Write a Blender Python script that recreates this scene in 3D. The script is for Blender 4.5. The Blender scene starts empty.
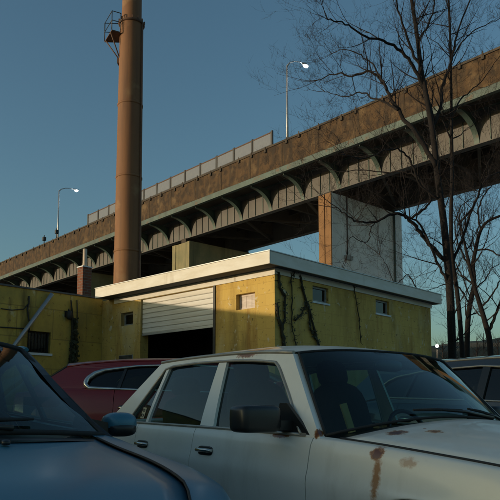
import bpy, math, random
import numpy as np
from mathutils import Vector, Matrix
R = math.radians
scene = bpy.context.scene
COL = scene.collection
random.seed(7)

# ------------------------------------------------------------------ camera
F, CX, CY, HOR, PITCH, H = 660.0, 250.0, 345.6, 408.0, R(5.4), 1.06
cam_d = bpy.data.cameras.new('camera'); cam = bpy.data.objects.new('camera', cam_d); COL.objects.link(cam)
cam.location = (0, 0, H); cam.rotation_euler = (R(90) + PITCH, 0, 0)
cam_d.sensor_width = 36; cam_d.lens = 36 * F / 500.0
cam_d.shift_y = (CY - 250.0) / 500.0
cam_d.clip_start = 0.05; cam_d.clip_end = 3000
scene.camera = cam

# ------------------------------------------------------------------ light
SUN = Vector((-0.950, -0.300, 0)).normalized()
ELEV = R(4.8)
sun_dir = Vector((SUN.x * math.cos(ELEV), SUN.y * math.cos(ELEV), math.sin(ELEV)))
world = bpy.data.worlds.new('World'); scene.world = world; world.use_nodes = True
nt = world.node_tree; nt.nodes.clear()
out = nt.nodes.new('ShaderNodeOutputWorld'); bg = nt.nodes.new('ShaderNodeBackground')
sky = nt.nodes.new('ShaderNodeTexSky'); sky.sky_type = 'NISHITA'; sky.sun_disc = False
sky.sun_elevation = ELEV; sky.sun_rotation = math.atan2(SUN.x, SUN.y)
sky.air_density = 1.0; sky.dust_density = 2.2; sky.ozone_density = 1.8
tint = nt.nodes.new('ShaderNodeMix'); tint.data_type = 'RGBA'; tint.blend_type = 'MULTIPLY'
tint.inputs['Factor'].default_value = 1.0; tint.inputs['B'].default_value = (0.88, 1.10, 1.12, 1)
nt.links.new(sky.outputs[0], tint.inputs['A']); nt.links.new(tint.outputs['Result'], bg.inputs['Color'])
nt.links.new(bg.outputs[0], out.inputs['Surface'])
bg.inputs['Strength'].default_value = 0.106
sl = bpy.data.lights.new('sun', 'SUN'); sl.energy = 1.75; sl.angle = R(0.6); sl.color = (1.0, 0.79, 0.55)
so = bpy.data.objects.new('sun', sl); COL.objects.link(so)
so.rotation_euler = (-sun_dir).to_track_quat('-Z', 'Y').to_euler()
scene.view_settings.view_transform = 'Standard'; scene.view_settings.look = 'None'
scene.view_settings.gamma = 1; scene.view_settings.exposure = 0.75

# ------------------------------------------------------------------ pixel -> world helpers
def ray(px, py):
    x = (px - CX) / F; y = -(py - CY) / F
    c, s = math.cos(PITCH), math.sin(PITCH)
    return Vector((x, c - y * s, s + y * c))
def at_depth(px, py, Y):
    d = ray(px, py); return Vector((0, 0, H)) + d * (Y / d.y)

# ------------------------------------------------------------------ mesh helpers
class MB:
    def __init__(s): s.v = []; s.f = []; s.sm = []
    def add(s, vs, fs, smooth=False):
        o = len(s.v); s.v += [tuple(v) for v in vs]
        for f in fs: s.f.append(tuple(i + o for i in f)); s.sm.append(smooth)
        return s
    def box(s, x0, x1, y0, y1, z0, z1):
        v = [(x, y, z) for z in (z0, z1) for y in (y0, y1) for x in (x0, x1)]
        return s.add(v, [(0, 2, 3, 1), (4, 5, 7, 6), (0, 1, 5, 4), (1, 3, 7, 5), (3, 2, 6, 7), (2, 0, 4, 6)])
    def bar(s, a, b, w, h, up=(0, 0, 1)):
        a, b = Vector(a), Vector(b); d = (b - a).normalized(); up = Vector(up)
        if abs(d.dot(up)) > .99: up = Vector((1, 0, 0))
        r = d.cross(up).normalized(); u = r.cross(d)
        v = [p + r * (i * w / 2) + u * (j * h / 2) for p in (a, b) for i, j in ((-1, -1), (1, -1), (1, 1), (-1, 1))]
        return s.add(v, [(3, 2, 1, 0), (4, 5, 6, 7), (0, 1, 5, 4), (1, 2, 6, 5), (2, 3, 7, 6), (3, 0, 4, 7)])
    def tube(s, pts, rad, n=8, cap=True, smooth=True):
        pts = [Vector(p) for p in pts]; m = len(pts)
        if not hasattr(rad, '__len__'): rad = [rad] * m
        vs = []; fs = []
        ref = Vector((0, 0, 1))
        t0 = (pts[1] - pts[0]).normalized()
        if abs(t0.dot(ref)) > .9: ref = Vector((1, 0, 0))
        r = t0.cross(ref).normalized()
        for i, p in enumerate(pts):
            t = (pts[min(i + 1, m - 1)] - pts[max(i - 1, 0)])
            t = t.normalized() if t.length > 1e-9 else t0
            r = (r - t * r.dot(t))
            r = r.normalized() if r.length > 1e-6 else t.orthogonal().normalized()
            b = t.cross(r)
            for k in range(n):
                a = 2 * math.pi * k / n
                vs.append(p + (r * math.cos(a) + b * math.sin(a)) * rad[i])
        for i in range(m - 1):
            for k in range(n):
                fs.append((i * n + k, i * n + (k + 1) % n, (i + 1) * n + (k + 1) % n, (i + 1) * n + k))
        s.add(vs, fs, smooth)
        if cap:
            o = len(s.v) - len(vs)
            s.f.append(tuple(o + k for k in reversed(range(n)))); s.sm.append(False)
            s.f.append(tuple(o + (m - 1) * n + k for k in range(n))); s.sm.append(False)
        return s
    def grid(s, rows, smooth=True, flip=False, closed=False):
        n = len(rows[0]); vs = [p for r in rows for p in r]; fs = []
        for i in range(len(rows) - 1):
            for j in range(n if closed else n - 1):
                q = (i * n + j, i * n + (j + 1) % n, (i + 1) * n + (j + 1) % n, (i + 1) * n + j)
                fs.append(q[::-1] if flip else q)
        return s.add(vs, fs, smooth)
    def lathe(s, prof, n=24, axis='z', smooth=True):
        rows = []
        for (r, h) in prof:
            row = []
            for k in range(n):
                a = 2 * math.pi * k / n; c, q = r * math.cos(a), r * math.sin(a)
                row.append((c, q, h) if axis == 'z' else (c, h, q))
            rows.append(row)
        return s.grid(rows, smooth, closed=True)
    def prism(s, poly, y0, y1):          # polygon in (x,z) pulled along y
        n = len(poly)
        v = [(x, y0, z) for x, z in poly] + [(x, y1, z) for x, z in poly]
        f = [tuple(range(n)), tuple(reversed(range(n, 2 * n)))]
        f += [(i, n + i, n + (i + 1) % n, (i + 1) % n) for i in range(n)]
        return s.add(v, f)
    def blob(s, c, r, nu=14, nv=10, e=1.0):   # superellipsoid
        sp = lambda t: math.copysign(abs(t) ** e, t)
        rows = []
        for i in range(nv + 1):
            ph = -math.pi / 2 + math.pi * i / nv
            rows.append([(c[0] + r[0] * sp(math.cos(ph)) * sp(math.cos(2 * math.pi * k / nu)),
                          c[1] + r[1] * sp(math.cos(ph)) * sp(math.sin(2 * math.pi * k / nu)),
                          c[2] + r[2] * sp(math.sin(ph))) for k in range(nu)])
        return s.grid(rows, True, closed=True)
    def xf(s, M):
        s.v = [tuple(M @ Vector(v)) for v in s.v]; return s
    def build(s, name, mat, parent=None, mod=None, bevel=0):
        me = bpy.data.meshes.new(name); me.from_pydata(s.v, [], s.f); me.update()
        if any(s.sm): me.polygons.foreach_set('use_smooth', s.sm)
        o = bpy.data.objects.new(name, me); COL.objects.link(o)
        if mat: me.materials.append(mat)
        if parent: o.parent = parent
        if bevel:
            b = o.modifiers.new('bevel', 'BEVEL'); b.width = bevel; b.segments = 2; b.limit_method = 'ANGLE'
        return o

def tag(o, label=None, cat=None, group=None, kind=None):
    if label: o['label'] = label
    if cat: o['category'] = cat
    if group: o['group'] = group
    if kind: o['kind'] = kind
    return o
def empty(name, loc=(0, 0, 0), rz=0.0):
    o = bpy.data.objects.new(name, None); COL.objects.link(o)
    o.location = loc; o.rotation_euler = (0, 0, rz); o.empty_display_size = .2
    return o
def share(o, name, parent, M=None, loc=None, rot=None):
    c = o.copy(); COL.objects.link(c); c.name = name; c.parent = parent
    if loc is not None: c.location = loc
    if rot is not None: c.rotation_euler = rot
    return c

# ------------------------------------------------------------------ materials
def mat(name, base, rough=.8, var=None, scale=3.0, detail=6, contrast=(.35, .65), bump=0.0, bscale=None,
        metal=0.0, spec=.5, streak=None, coat=0.0, coat_r=.06, blotch=None, stretch=(1, 1, 1)):
    m = bpy.data.materials.new(name); m.use_nodes = True
    t = m.node_tree; N = t.nodes; Lk = t.links; b = N['Principled BSDF']
    b.inputs['Roughness'].default_value = rough; b.inputs['Metallic'].default_value = metal
    b.inputs['Specular IOR Level'].default_value = spec
    b.inputs['Coat Weight'].default_value = coat; b.inputs['Coat Roughness'].default_value = coat_r
    tc = N.new('ShaderNodeTexCoord')
    def noise(sc, st=(1, 1, 1), det=detail):
        mp = N.new('ShaderNodeMapping'); mp.inputs['Scale'].default_value = st
        Lk.new(tc.outputs['Object'], mp.inputs['Vector'])
        n = N.new('ShaderNodeTexNoise'); n.inputs['Scale'].default_value = sc; n.inputs['Detail'].default_value = det
        n.inputs['Roughness'].default_value = .62
        Lk.new(mp.outputs[0], n.inputs['Vector']); return n.outputs['Fac']
    def mixc(fac, a, c):
        x = N.new('ShaderNodeMix'); x.data_type = 'RGBA'
        Lk.new(fac, x.inputs['Factor'])
        for k, q in (('A', a), ('B', c)):
            if isinstance(q, tuple): x.inputs[k].default_value = (*q, 1)
            else: Lk.new(q, x.inputs[k])
        return x.outputs['Result']
    def ramp(f, lo, hi):
        r = N.new('ShaderNodeMapRange'); r.inputs['From Min'].default_value = lo; r.inputs['From Max'].default_value = hi
        Lk.new(f, r.inputs['Value']); return r.outputs['Result']
    col = base
    if var: col = mixc(ramp(noise(scale, stretch), *contrast), base, var)
    if blotch: col = mixc(ramp(noise(blotch[1]), blotch[2], blotch[3]), col, blotch[0])
    if streak: col = mixc(ramp(noise(streak[1], (1, 1, streak[2])), streak[3], streak[4]), col, streak[0])
    if isinstance(col, tuple): b.inputs['Base Color'].default_value = (*col, 1)
    else: Lk.new(col, b.inputs['Base Color'])
    if bump:
        bn = N.new('ShaderNodeBump'); bn.inputs['Strength'].default_value = bump; bn.inputs['Distance'].default_value = .02
        Lk.new(noise(bscale or scale * 6), bn.inputs['Height']); Lk.new(bn.outputs[0], b.inputs['Normal'])
    m['nodes_ready'] = 1
    return m
def block_mat(name, c1, c2, mortar, bw=.4, bh=.2, stain=None, stain2=None, more=(), ms=.008, bump=.35):
    """painted block wall; u runs along x+y of the object, v up"""
    m = bpy.data.materials.new(name); m.use_nodes = True
    t = m.node_tree; N = t.nodes; Lk = t.links; b = N['Principled BSDF']; b.inputs['Roughness'].default_value = .85
    b.inputs['Specular IOR Level'].default_value = .25
    tc = N.new('ShaderNodeTexCoord'); sx = N.new('ShaderNodeSeparateXYZ'); Lk.new(tc.outputs['Object'], sx.inputs[0])
    ad = N.new('ShaderNodeMath'); ad.operation = 'ADD'; Lk.new(sx.outputs[0], ad.inputs[0]); Lk.new(sx.outputs[1], ad.inputs[1])
    cb = N.new('ShaderNodeCombineXYZ'); Lk.new(ad.outputs[0], cb.inputs[0]); Lk.new(sx.outputs[2], cb.inputs[1])
    br = N.new('ShaderNodeTexBrick'); br.inputs['Scale'].default_value = 1; br.inputs['Brick Width'].default_value = bw
    br.inputs['Row Height'].default_value = bh; br.inputs['Mortar Size'].default_value = ms; br.inputs['Mortar Smooth'].default_value = .4
    br.inputs['Color1'].default_value = (*c1, 1); br.inputs['Color2'].default_value = (*c2, 1); br.inputs['Mortar'].default_value = (*mortar, 1)
    Lk.new(cb.outputs[0], br.inputs['Vector'])
    col = br.outputs['Color']
    def layer(col, c, sc, st, lo, hi):
        mp = N.new('ShaderNodeMapping'); mp.inputs['Scale'].default_value = st; Lk.new(tc.outputs['Object'], mp.inputs['Vector'])
        n = N.new('ShaderNodeTexNoise'); n.inputs['Scale'].default_value = sc; n.inputs['Detail'].default_value = 8; n.inputs['Roughness'].default_value = .65
        Lk.new(mp.outputs[0], n.inputs['Vector'])
        r = N.new('ShaderNodeMapRange'); r.inputs['From Min'].default_value = lo; r.inputs['From Max'].default_value = hi
        Lk.new(n.outputs['Fac'], r.inputs['Value'])
        x = N.new('ShaderNodeMix'); x.data_type = 'RGBA'; Lk.new(r.outputs['Result'], x.inputs['Factor'])
        Lk.new(col, x.inputs['A']); x.inputs['B'].default_value = (*c, 1); return x.outputs['Result'], n.outputs['Fac']
    nf = None
    if stain: col, nf = layer(col, *stain)
    if stain2: col, nf = layer(col, *stain2)
    for k in more: col, nf = layer(col, *k)
    Lk.new(col, b.inputs['Base Color'])
    bp = N.new('ShaderNodeBump'); bp.inputs['Strength'].default_value = bump; bp.inputs['Distance'].default_value = .012; bp.invert = True
    Lk.new(br.outputs['Fac'], bp.inputs['Height'])
    n = N.new('ShaderNodeTexNoise'); n.inputs['Scale'].default_value = 30; n.inputs['Detail'].default_value = 5
    Lk.new(tc.outputs['Object'], n.inputs['Vector'])
    b2 = N.new('ShaderNodeBump'); b2.inputs['Strength'].default_value = .25; b2.inputs['Distance'].default_value = .01
    Lk.new(n.outputs['Fac'], b2.inputs['Height']); Lk.new(bp.outputs[0], b2.inputs['Normal']); Lk.new(b2.outputs[0], b.inputs['Normal'])
    return m
def emit(name, c, s):
    m = bpy.data.materials.new(name); m.use_nodes = True; t = m.node_tree; b = t.nodes['Principled BSDF']
    b.inputs['Emission Color'].default_value = (*c, 1); b.inputs['Emission Strength'].default_value = s; b.inputs['Base Color'].default_value = (*c, 1)
    return m
def glass(name, tintc, dirt=(.25, .25, .22), damt=.08, ior=1.5, rough=0.02, even=False):
    m = bpy.data.materials.new(name); m.use_nodes = True; t = m.node_tree; N = t.nodes; Lk = t.links
    N.remove(N['Principled BSDF']); o = N['Material Output']
    tr = N.new('ShaderNodeBsdfTransparent'); tr.inputs[0].default_value = (*tintc, 1)
    gl = N.new('ShaderNodeBsdfGlossy'); gl.inputs['Roughness'].default_value = rough; gl.inputs['Color'].default_value = (.9, .95, .95, 1)
    df = N.new('ShaderNodeBsdfDiffuse'); df.inputs[0].default_value = (*dirt, 1)
    fr = N.new('ShaderNodeFresnel'); fr.inputs['IOR'].default_value = ior
    ge = N.new('ShaderNodeNewGeometry'); im = N.new('ShaderNodeMapRange'); im.inputs['To Min'].default_value = ior; im.inputs['To Max'].default_value = 1 / ior
    Lk.new(ge.outputs['Backfacing'], im.inputs['Value']); Lk.new(im.outputs[0], fr.inputs['IOR'])
    ns = N.new('ShaderNodeTexNoise'); ns.inputs['Scale'].default_value = 2.2; ns.inputs['Detail'].default_value = 8
    tc = N.new('ShaderNodeTexCoord'); Lk.new(tc.outputs['Object'], ns.inputs['Vector'])
    mr = N.new('ShaderNodeMapRange'); mr.inputs['From Min'].default_value = .4; mr.inputs['From Max'].default_value = .75; mr.inputs['To Max'].default_value = damt
    mr.inputs['To Min'].default_value = damt * (.9 if even else .25)
    Lk.new(ns.outputs['Fac'], mr.inputs['Value'])
    m1 = N.new('ShaderNodeMixShader'); Lk.new(mr.outputs[0], m1.inputs[0]); Lk.new(tr.outputs[0], m1.inputs[1]); Lk.new(df.outputs[0], m1.inputs[2])
    m2 = N.new('ShaderNodeMixShader'); Lk.new(fr.outputs[0], m2.inputs[0]); Lk.new(m1.outputs[0], m2.inputs[1]); Lk.new(gl.outputs[0], m2.inputs[2])
    Lk.new(m2.outputs[0], o.inputs['Surface'])
    return m

M = {}
M['pale_lot'] = mat('pale_lot', (.24, .22, .19), .9, (.17, .16, .14), 1.5, bump=.5, bscale=60)  # unseen lot surface, made pale so it bounces fill light upward
M['earth'] = mat('earth', (.11, .085, .05), .95, (.06, .06, .03), .3, bump=.4, bscale=3)
M['fascia'] = mat('fascia_paint', (.72, .70, .63), .6, (.62, .58, .48), 2.0, stretch=(1, 1, 4), streak=((.36, .30, .2), 3.5, .12, .62, .8), bump=.15, bscale=20)
M['roof_felt'] = mat('roof_felt', (.09, .09, .09), .95, (.13, .12, .11), 2, bump=.3)
M['wall_lit'] = block_mat('painted_block_ochre', (.58, .40, .11), (.55, .375, .10), (.49, .33, .09), stain=((.34, .22, .06), 1.6, (1, 1, .35), .46, .70), stain2=((.56, .46, .24), .9, (1, 1, .5), .54, .70), more=[((.30, .15, .04), 2.6, (1, 1, .14), .55, .72), ((.16, .12, .045), 1.7, (1, 1, .22), .58, .76), ((.60, .52, .34), 6.0, (1, 1, .7), .60, .66), ((.17, .12, .045), 13.0, (1, 1, 1), .60, .67)], ms=.005, bump=.3)
M['door_white'] = mat('door_white', (.66, .65, .60), .55, (.54, .51, .44), 3.0, stretch=(1, 1, 6), bump=.08, bscale=14)
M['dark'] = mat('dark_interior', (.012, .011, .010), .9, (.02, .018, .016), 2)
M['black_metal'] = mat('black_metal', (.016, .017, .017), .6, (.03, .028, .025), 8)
M['glass_dark'] = glass('pane_glass', (.06, .09, .10), damt=.10)
M['frame_grey'] = mat('frame_grey', (.30, .31, .30), .6, (.2, .2, .18), 9)
M['frame_board'] = mat('painted_board', (.66, .58, .52), .7, (.5, .42, .34), 6, stretch=(1, 1, 5))
M['concrete'] = mat('pier_concrete', (.74, .79, .79), .9, (.62, .66, .66), .5, bump=.3, bscale=8, streak=((.38, .36, .30), .9, .08, .55, .8))
M['warm_lit'] = mat('warm_lit_concrete', (.26, .14, .058), .9, (.19, .10, .042), .8, bump=.3, bscale=8, streak=((.2, .11, .05), 1.4, .08, .5, .75))  # orange lamplight on the pier's lit face put into the concrete colour
M['parapet'] = mat('parapet_concrete', (.085, .048, .019), .9, (.036, .022, .011), 1.6, contrast=(.42, .60), bump=.6, bscale=5, streak=((.035, .024, .014), 1.6, .12, .5, .72), blotch=((.14, .09, .042), .9, .54, .68))
M['coping'] = mat('coping', (.045, .04, .035), .9, (.08, .06, .04), .6)
M['girder'] = mat('girder_paint', (.115, .108, .098), .65, (.08, .075, .068), .5, streak=((.06, .038, .022), 1.1, .10, .55, .78), bump=.1, bscale=4)
M['green_steel'] = mat('green_steel', (.075, .12, .10), .6, (.045, .07, .058), .9, blotch=((.10, .065, .032), 1.2, .56, .68), bump=.15, bscale=5)
M['shade_steel'] = mat('shade_steel', (.030, .026, .022), .85, (.05, .038, .026), .7)  # shade of the unlit underside put into the steel colour
M['fence_panel'] = mat('fence_panel', (.33, .35, .34), .6, (.25, .25, .23), 1.2)
M['fence_mesh'] = glass('chain_mesh', (.80, .80, .80), dirt=(.34, .34, .33), damt=.5, ior=1.02, even=True)
M['stack'] = mat('stack_rust_paint', (.24, .112, .042), .75, (.18, .08, .032), .7, stretch=(1, 1, .25), streak=((.12, .06, .03), 2.6, .05, .50, .72), blotch=((.28, .16, .07), .8, .56, .70), bump=.2, bscale=6)
M['rust_steel'] = mat('rust_steel', (.13, .065, .035), .8, (.08, .045, .03), 4)
M['brick'] = block_mat('chimney_brick', (.20, .075, .042), (.14, .055, .035), (.17, .14, .11), .215, .075, ms=.009)
M['clay'] = mat('clay_flue', (.55, .45, .34), .8, (.42, .33, .25), 6)
M['galv'] = mat('galvanised', (.42, .44, .45), .45, (.32, .33, .33), 5, metal=.6)
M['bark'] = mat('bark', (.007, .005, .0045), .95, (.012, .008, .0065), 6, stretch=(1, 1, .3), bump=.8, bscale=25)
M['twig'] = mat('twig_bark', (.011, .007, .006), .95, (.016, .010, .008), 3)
M['vine'] = mat('vine_bark', (.028, .026, .016), .95, (.045, .04, .02), 8)
M['leaf'] = mat('ivy_leaf', (.03, .045, .018), .7, (.045, .04, .015), 6)
M['rubber'] = mat('rubber', (.018, .018, .018), .85, (.025, .025, .025), 20)
M['plastic'] = mat('black_plastic', (.012, .014, .015), .34, (.017, .018, .018), 12)
M['seat'] = mat('seat_cloth', (.035, .034, .033), .95, (.05, .047, .045), 9)
M['chrome'] = mat('chrome', (.62, .60, .56), .22, (.5, .46, .4), 12, metal=1.0)
M['trim_dull'] = mat('dull_trim', (.42, .39, .34), .38, (.34, .30, .25), 9, metal=.5)
M['rim'] = mat('rim_alloy', (.4, .4, .4), .35, (.3, .3, .3), 9, metal=.8)
M['lens'] = mat('lamp_lens', (.55, .62, .62), .08, (.4, .5, .5), 14, coat=1)
M['lens_amber'] = mat('amber_lens', (.5, .16, .02), .15, (.4, .12, .02), 14, coat=1)
M['tail'] = mat('tail_lens', (.35, .02, .015), .12, (.25, .015, .01), 14, coat=1)
M['carglass'] = glass('car_glass', (.46, .64, .62), damt=.03)
M['windshield'] = glass('windscreen_glass', (.40, .60, .60), damt=.035)
M['tintglass'] = glass('privacy_glass', (.16, .20, .20), damt=.04)
M['paint_blue'] = mat('blue_paint', (.045, .19, .27), .45, (.04, .17, .24), 300, metal=.25, coat=.3, coat_r=.22, blotch=((.12, .20, .26), 1.1, .45, .85))
M['paint_red'] = mat('red_paint', (.17, .004, .005), .4, (.14, .003, .004), 200, coat=.3, metal=.0)
M['paint_black'] = mat('black_paint', (.012, .013, .015), .25, (.016, .016, .017), 100, coat=1.0)
M['lamp_white'] = emit('lamp_white', (.92, .97, 1.0), 60)
M['lamp_warm'] = emit('lamp_warm', (1.0, .82, .55), 25)
M['tan'] = mat('tan_card', (.78, .46, .16), .8, (.66, .38, .13), 9)

M['sticker'] = mat('sticker_paper', (.62, .52, .32), .7, (.55, .45, .28), 30)

def paint_white(spots):
    """faded white paint with rust spots: (centre, radii) in the car's own axes"""
    m = mat('faded_white_paint', (.82, .79, .71), .36, (.74, .71, .62), 1.3, coat=.35, streak=((.52, .48, .40), 2.2, .3, .55, .8), bump=.015, bscale=2)
    t = m.node_tree; N = t.nodes; Lk = t.links; b = N['Principled BSDF']
    tc = N.new('ShaderNodeTexCoord')
    n = N.new('ShaderNodeTexNoise'); n.inputs['Scale'].default_value = 46; n.inputs['Detail'].default_value = 9; n.inputs['Roughness'].default_value = .7
    Lk.new(tc.outputs['Object'], n.inputs['Vector'])
    tot = None
    for c, r, soft in spots:
        mp = N.new('ShaderNodeVectorMath'); mp.operation = 'SUBTRACT'; Lk.new(tc.outputs['Object'], mp.inputs[0]); mp.inputs[1].default_value = c
        dv = N.new('ShaderNodeVectorMath'); dv.operation = 'DIVIDE'; Lk.new(mp.outputs[0], dv.inputs[0]); dv.inputs[1].default_value = r
        ln = N.new('ShaderNodeVectorMath'); ln.operation = 'LENGTH'; Lk.new(dv.outputs[0], ln.inputs[0])
        wob = N.new('ShaderNodeMath'); wob.operation = 'MULTIPLY_ADD'; Lk.new(n.outputs['Fac'], wob.inputs[0]); wob.inputs[1].default_value = 2.6; wob.inputs[2].default_value = -1.3
        ad = N.new('ShaderNodeMath'); ad.operation = 'ADD'; Lk.new(ln.outputs['Value'], ad.inputs[0]); Lk.new(wob.outputs[0], ad.inputs[1])
        mr = N.new('ShaderNodeMapRange'); mr.inputs['From Min'].default_value = 1.45; mr.inputs['From Max'].default_value = .60; mr.inputs['To Max'].default_value = soft
        Lk.new(ad.outputs[0], mr.inputs['Value'])
        if tot is None: tot = mr.outputs[0]
        else:
            mx = N.new('ShaderNodeMath'); mx.operation = 'MAXIMUM'; Lk.new(tot, mx.inputs[0]); Lk.new(mr.outputs[0], mx.inputs[1]); tot = mx.outputs[0]
    old = b.inputs['Base Color'].links[0].from_socket
    cr = N.new('ShaderNodeValToRGB'); e = cr.color_ramp.elements
    e[0].position = .0; e[0].color = (.48, .22, .06, 1); e[1].position = 1; e[1].color = (.12, .035, .014, 1)
    Lk.new(tot, cr.inputs[0])
    mx = N.new('ShaderNodeMix'); mx.data_type = 'RGBA'
    s = N.new('ShaderNodeMapRange'); s.inputs['From Max'].default_value = .45; Lk.new(tot, s.inputs['Value']); Lk.new(s.outputs[0], mx.inputs['Factor'])
    Lk.new(old, mx.inputs['A']); Lk.new(cr.outputs[0], mx.inputs['B']); Lk.new(mx.outputs['Result'], b.inputs['Base Color'])
    return m
M['paint_white'] = paint_white([((1.19, -.58, .92), (.040, .042, .05), 1.0), ((1.242, -.449, .925), (.016, .016, .03), .8), ((1.326, -.471, .917), (.036, .032, .04), 1.0),
    ((1.297, -.827, .858), (.030, .06, .026), .95), ((1.312, -.85, .76), (.020, .07, .12), .42), ((1.476, -.829, .83), (.04, .05, .018), .30),
    ((.00, -.585, 1.41), (.06, .06, .05), .75), ((.10, -.57, 1.42), (.045, .07, .05), 1.0), ((.05, -.66, 1.395), (.09, .05, .022), .8), ((.883, -.812, .936), (.02, .03, .022), 1.0), ((.60, -.83, .915), (.06, .04, .010), .8),
    ((-.30, -.88, .50), (.25, .05, .03), .35), ((.86, -.90, .30), (.03, .06, .10), .7)])

# ------------------------------------------------------------------ ground
g = MB(); S = 900; NX = 24
g.grid([[(-S + 2 * S * i / NX, -S + 2 * S * j / NX, 0) for i in range(NX + 1)] for j in range(NX + 1)], smooth=False)
tag(g.build('ground', M['pale_lot']), kind='structure')
# far railway-like bank beyond the trees
hb = MB(); rows = []
rn = random.Random(3)
for j, (dy, hz) in enumerate(((0, 0), (9, 5.5), (16, 9.2), (30, 10.4), (80, 9.6), (110, 0))):
    rows.append([(20 + 6.0 * i, 92 + dy + .05 * i * i + rn.uniform(-1, 1), max(-.05, 1.30 * hz * (1 + .10 * math.sin(i * .9 + j) + rn.uniform(-.06, .06)))) for i in range(34)])
hb.grid(rows)
tag(hb.build('embankment', M['earth']), kind='structure')

# ------------------------------------------------------------------ garage (local x: along the street face, local y: along the lit face)
GY = R(46.5); GC = Vector((.417, 11.0, 0))
gar = empty('garage_building', GC, GY)
tag(gar, 'low ochre painted block garage with overhanging white roof edge behind the white car', 'garage')
TH = .2; WZ = 3.42
def wall_open(mb, a0, a1, z1, holes, put):
    """wall from a0..a1 with rectangular holes (h0,h1,z0,z1); put(a,b,z0,z1) adds one solid piece"""
    cuts = sorted(set([a0, a1] + [h[0] for h in holes] + [h[1] for h in holes]))
    for p, q in zip(cuts[:-1], cuts[1:]):
        hs = sorted([h for h in holes if h[0] <= p + 1e-6 and h[1] >= q - 1e-6], key=lambda h: h[2])
        z = 0
        for h in hs:
            if h[2] > z + 1e-6: put(p, q, z, h[2])
            z = h[3]
        if z < z1 - 1e-6: put(p, q, z, z1)
DOOR = (1.50, 3.69, 0.0, 3.30)
WINL = (.457, .915, 2.79, 3.07); WINS = (3.96, 4.385, 2.80, 3.08)
mb = MB()
wall_open(mb, 0, 5.09, WZ, [DOOR, WINL, WINS], lambda a, b, z0, z1: mb.box(0, TH, a, b, z0, z1))
mb.build('wall', M['wall_lit'], gar)
WR = [(1.036, 1.508, 2.98, 3.265), (3.10, 3.606, 2.98, 3.265)]
mb = MB()
wall_open(mb, TH + .001, 5.37, WZ, WR, lambda a, b, z0, z1: mb.box(a, b, .0015, TH, z0, z1))
mb.build('wall', M['wall_lit'], gar)
MB().box(5.17, 5.369, TH + .001, 5.08, 0, WZ - .002).build('wall', M['wall_lit'], gar)
MB().box(TH + .001, 5.168, 4.89, 5.088, 0, WZ - .002).build('wall', M['wall_lit'], gar)
# roof: slab, fascia boards and trim boards
OL, OR = .35, .20
roof = MB().box(-OL + .03, 5.50, -OR + .03, 4.82, WZ + .005, WZ + .19).build('roof_slab', M['roof_felt'], gar)
fz0, fz1 = WZ - .005, WZ + .205
MB().box(-OL, -OL + .028, -OR, 4.85, fz0, fz1).build('fascia_board', M['fascia'], roof, bevel=.004)
MB().box(-OL + .030, 5.53, -OR, -OR + .028, fz0, fz1).build('fascia_board', M['fascia'], roof, bevel=.004)
MB().box(-OL + .030, 5.53, 4.822, 4.85, fz0, fz1).build('fascia_board', M['fascia'], roof, bevel=.004)
MB().box(5.502, 5.53, -OR + .030, 4.82, fz0, fz1).build('fascia_board', M['fascia'], roof, bevel=.004)
MB().box(-OL - .012, 5.545, -OR - .012, 4.86, fz1 + .001, fz1 + .016).build('drip_edge', M['galv'], roof)
MB().box(-.022, -.002, -.020, 4.62, WZ - .115, WZ + .003).build('trim_board', M['fascia'], gar, bevel=.003)
MB().box(.0005, 5.40, -.021, -.0005, WZ - .10, WZ + .003).build('trim_board', M['fascia'], gar, bevel=.003)
# garage door: slats rolled part way up, with a jamb and near-black sheets added behind for the shade of the bay
dr = MB().box(.075, .09, DOOR[0] - .05, DOOR[1] + .05, 2.575, 3.40).build('garage_door', M['door_white'], gar)
n = 7; hgt = (3.30 - 2.59) / n
base = MB().add([(.045, 0, 0), (.045, 1, 0), (.036, 1, hgt * .12), (.036, 0, hgt * .12), (.036, 1, hgt * .86), (.036, 0, hgt * .86), (.052, 1, hgt * .97), (.052, 0, hgt * .97), (.074, 1, hgt * .97), (.074, 0, hgt * .97), (.074, 1, 0), (.074, 0, 0)],
                [(0, 3, 2, 1), (3, 5, 4, 2), (5, 7, 6, 4), (7, 9, 8, 6), (9, 11, 10, 8), (11, 0, 1, 10), (0, 11, 9, 7, 5, 3), (1, 2, 4, 6, 8, 10)])
first = None
for i in range(n):
    if first is None:
        first = base.build('slat', M['door_white'], dr); o = first
    else: o = share(first, 'slat', dr)
    o.location = (0, DOOR[0] + .012, 2.59 + i * hgt); o.scale = (1, DOOR[1] - DOOR[0] - .024, 1)
MB().box(.034, .075, DOOR[0] + .01, DOOR[1] - .01, 2.545, 2.588).build('bottom_rail', M['galv'], dr)
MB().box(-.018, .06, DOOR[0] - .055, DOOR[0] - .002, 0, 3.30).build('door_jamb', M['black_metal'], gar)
MB().box(-.006, .06, DOOR[1] + .002, DOOR[1] + .03, 0, 3.30).build('door_jamb', M['wall_lit'], gar)
MB().box(1.9, 1.95, .3, 4.8, 0, 3.4).build('dark_bay_sheet', M['dark'], gar)
MB().box(.21, 1.88, .9, .93, 0, 3.4).build('dark_bay_sheet', M['dark'], gar)
MB().box(.21, 1.88, 4.4, 4.43, 0, 3.4).build('dark_bay_sheet', M['dark'], gar)
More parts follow.
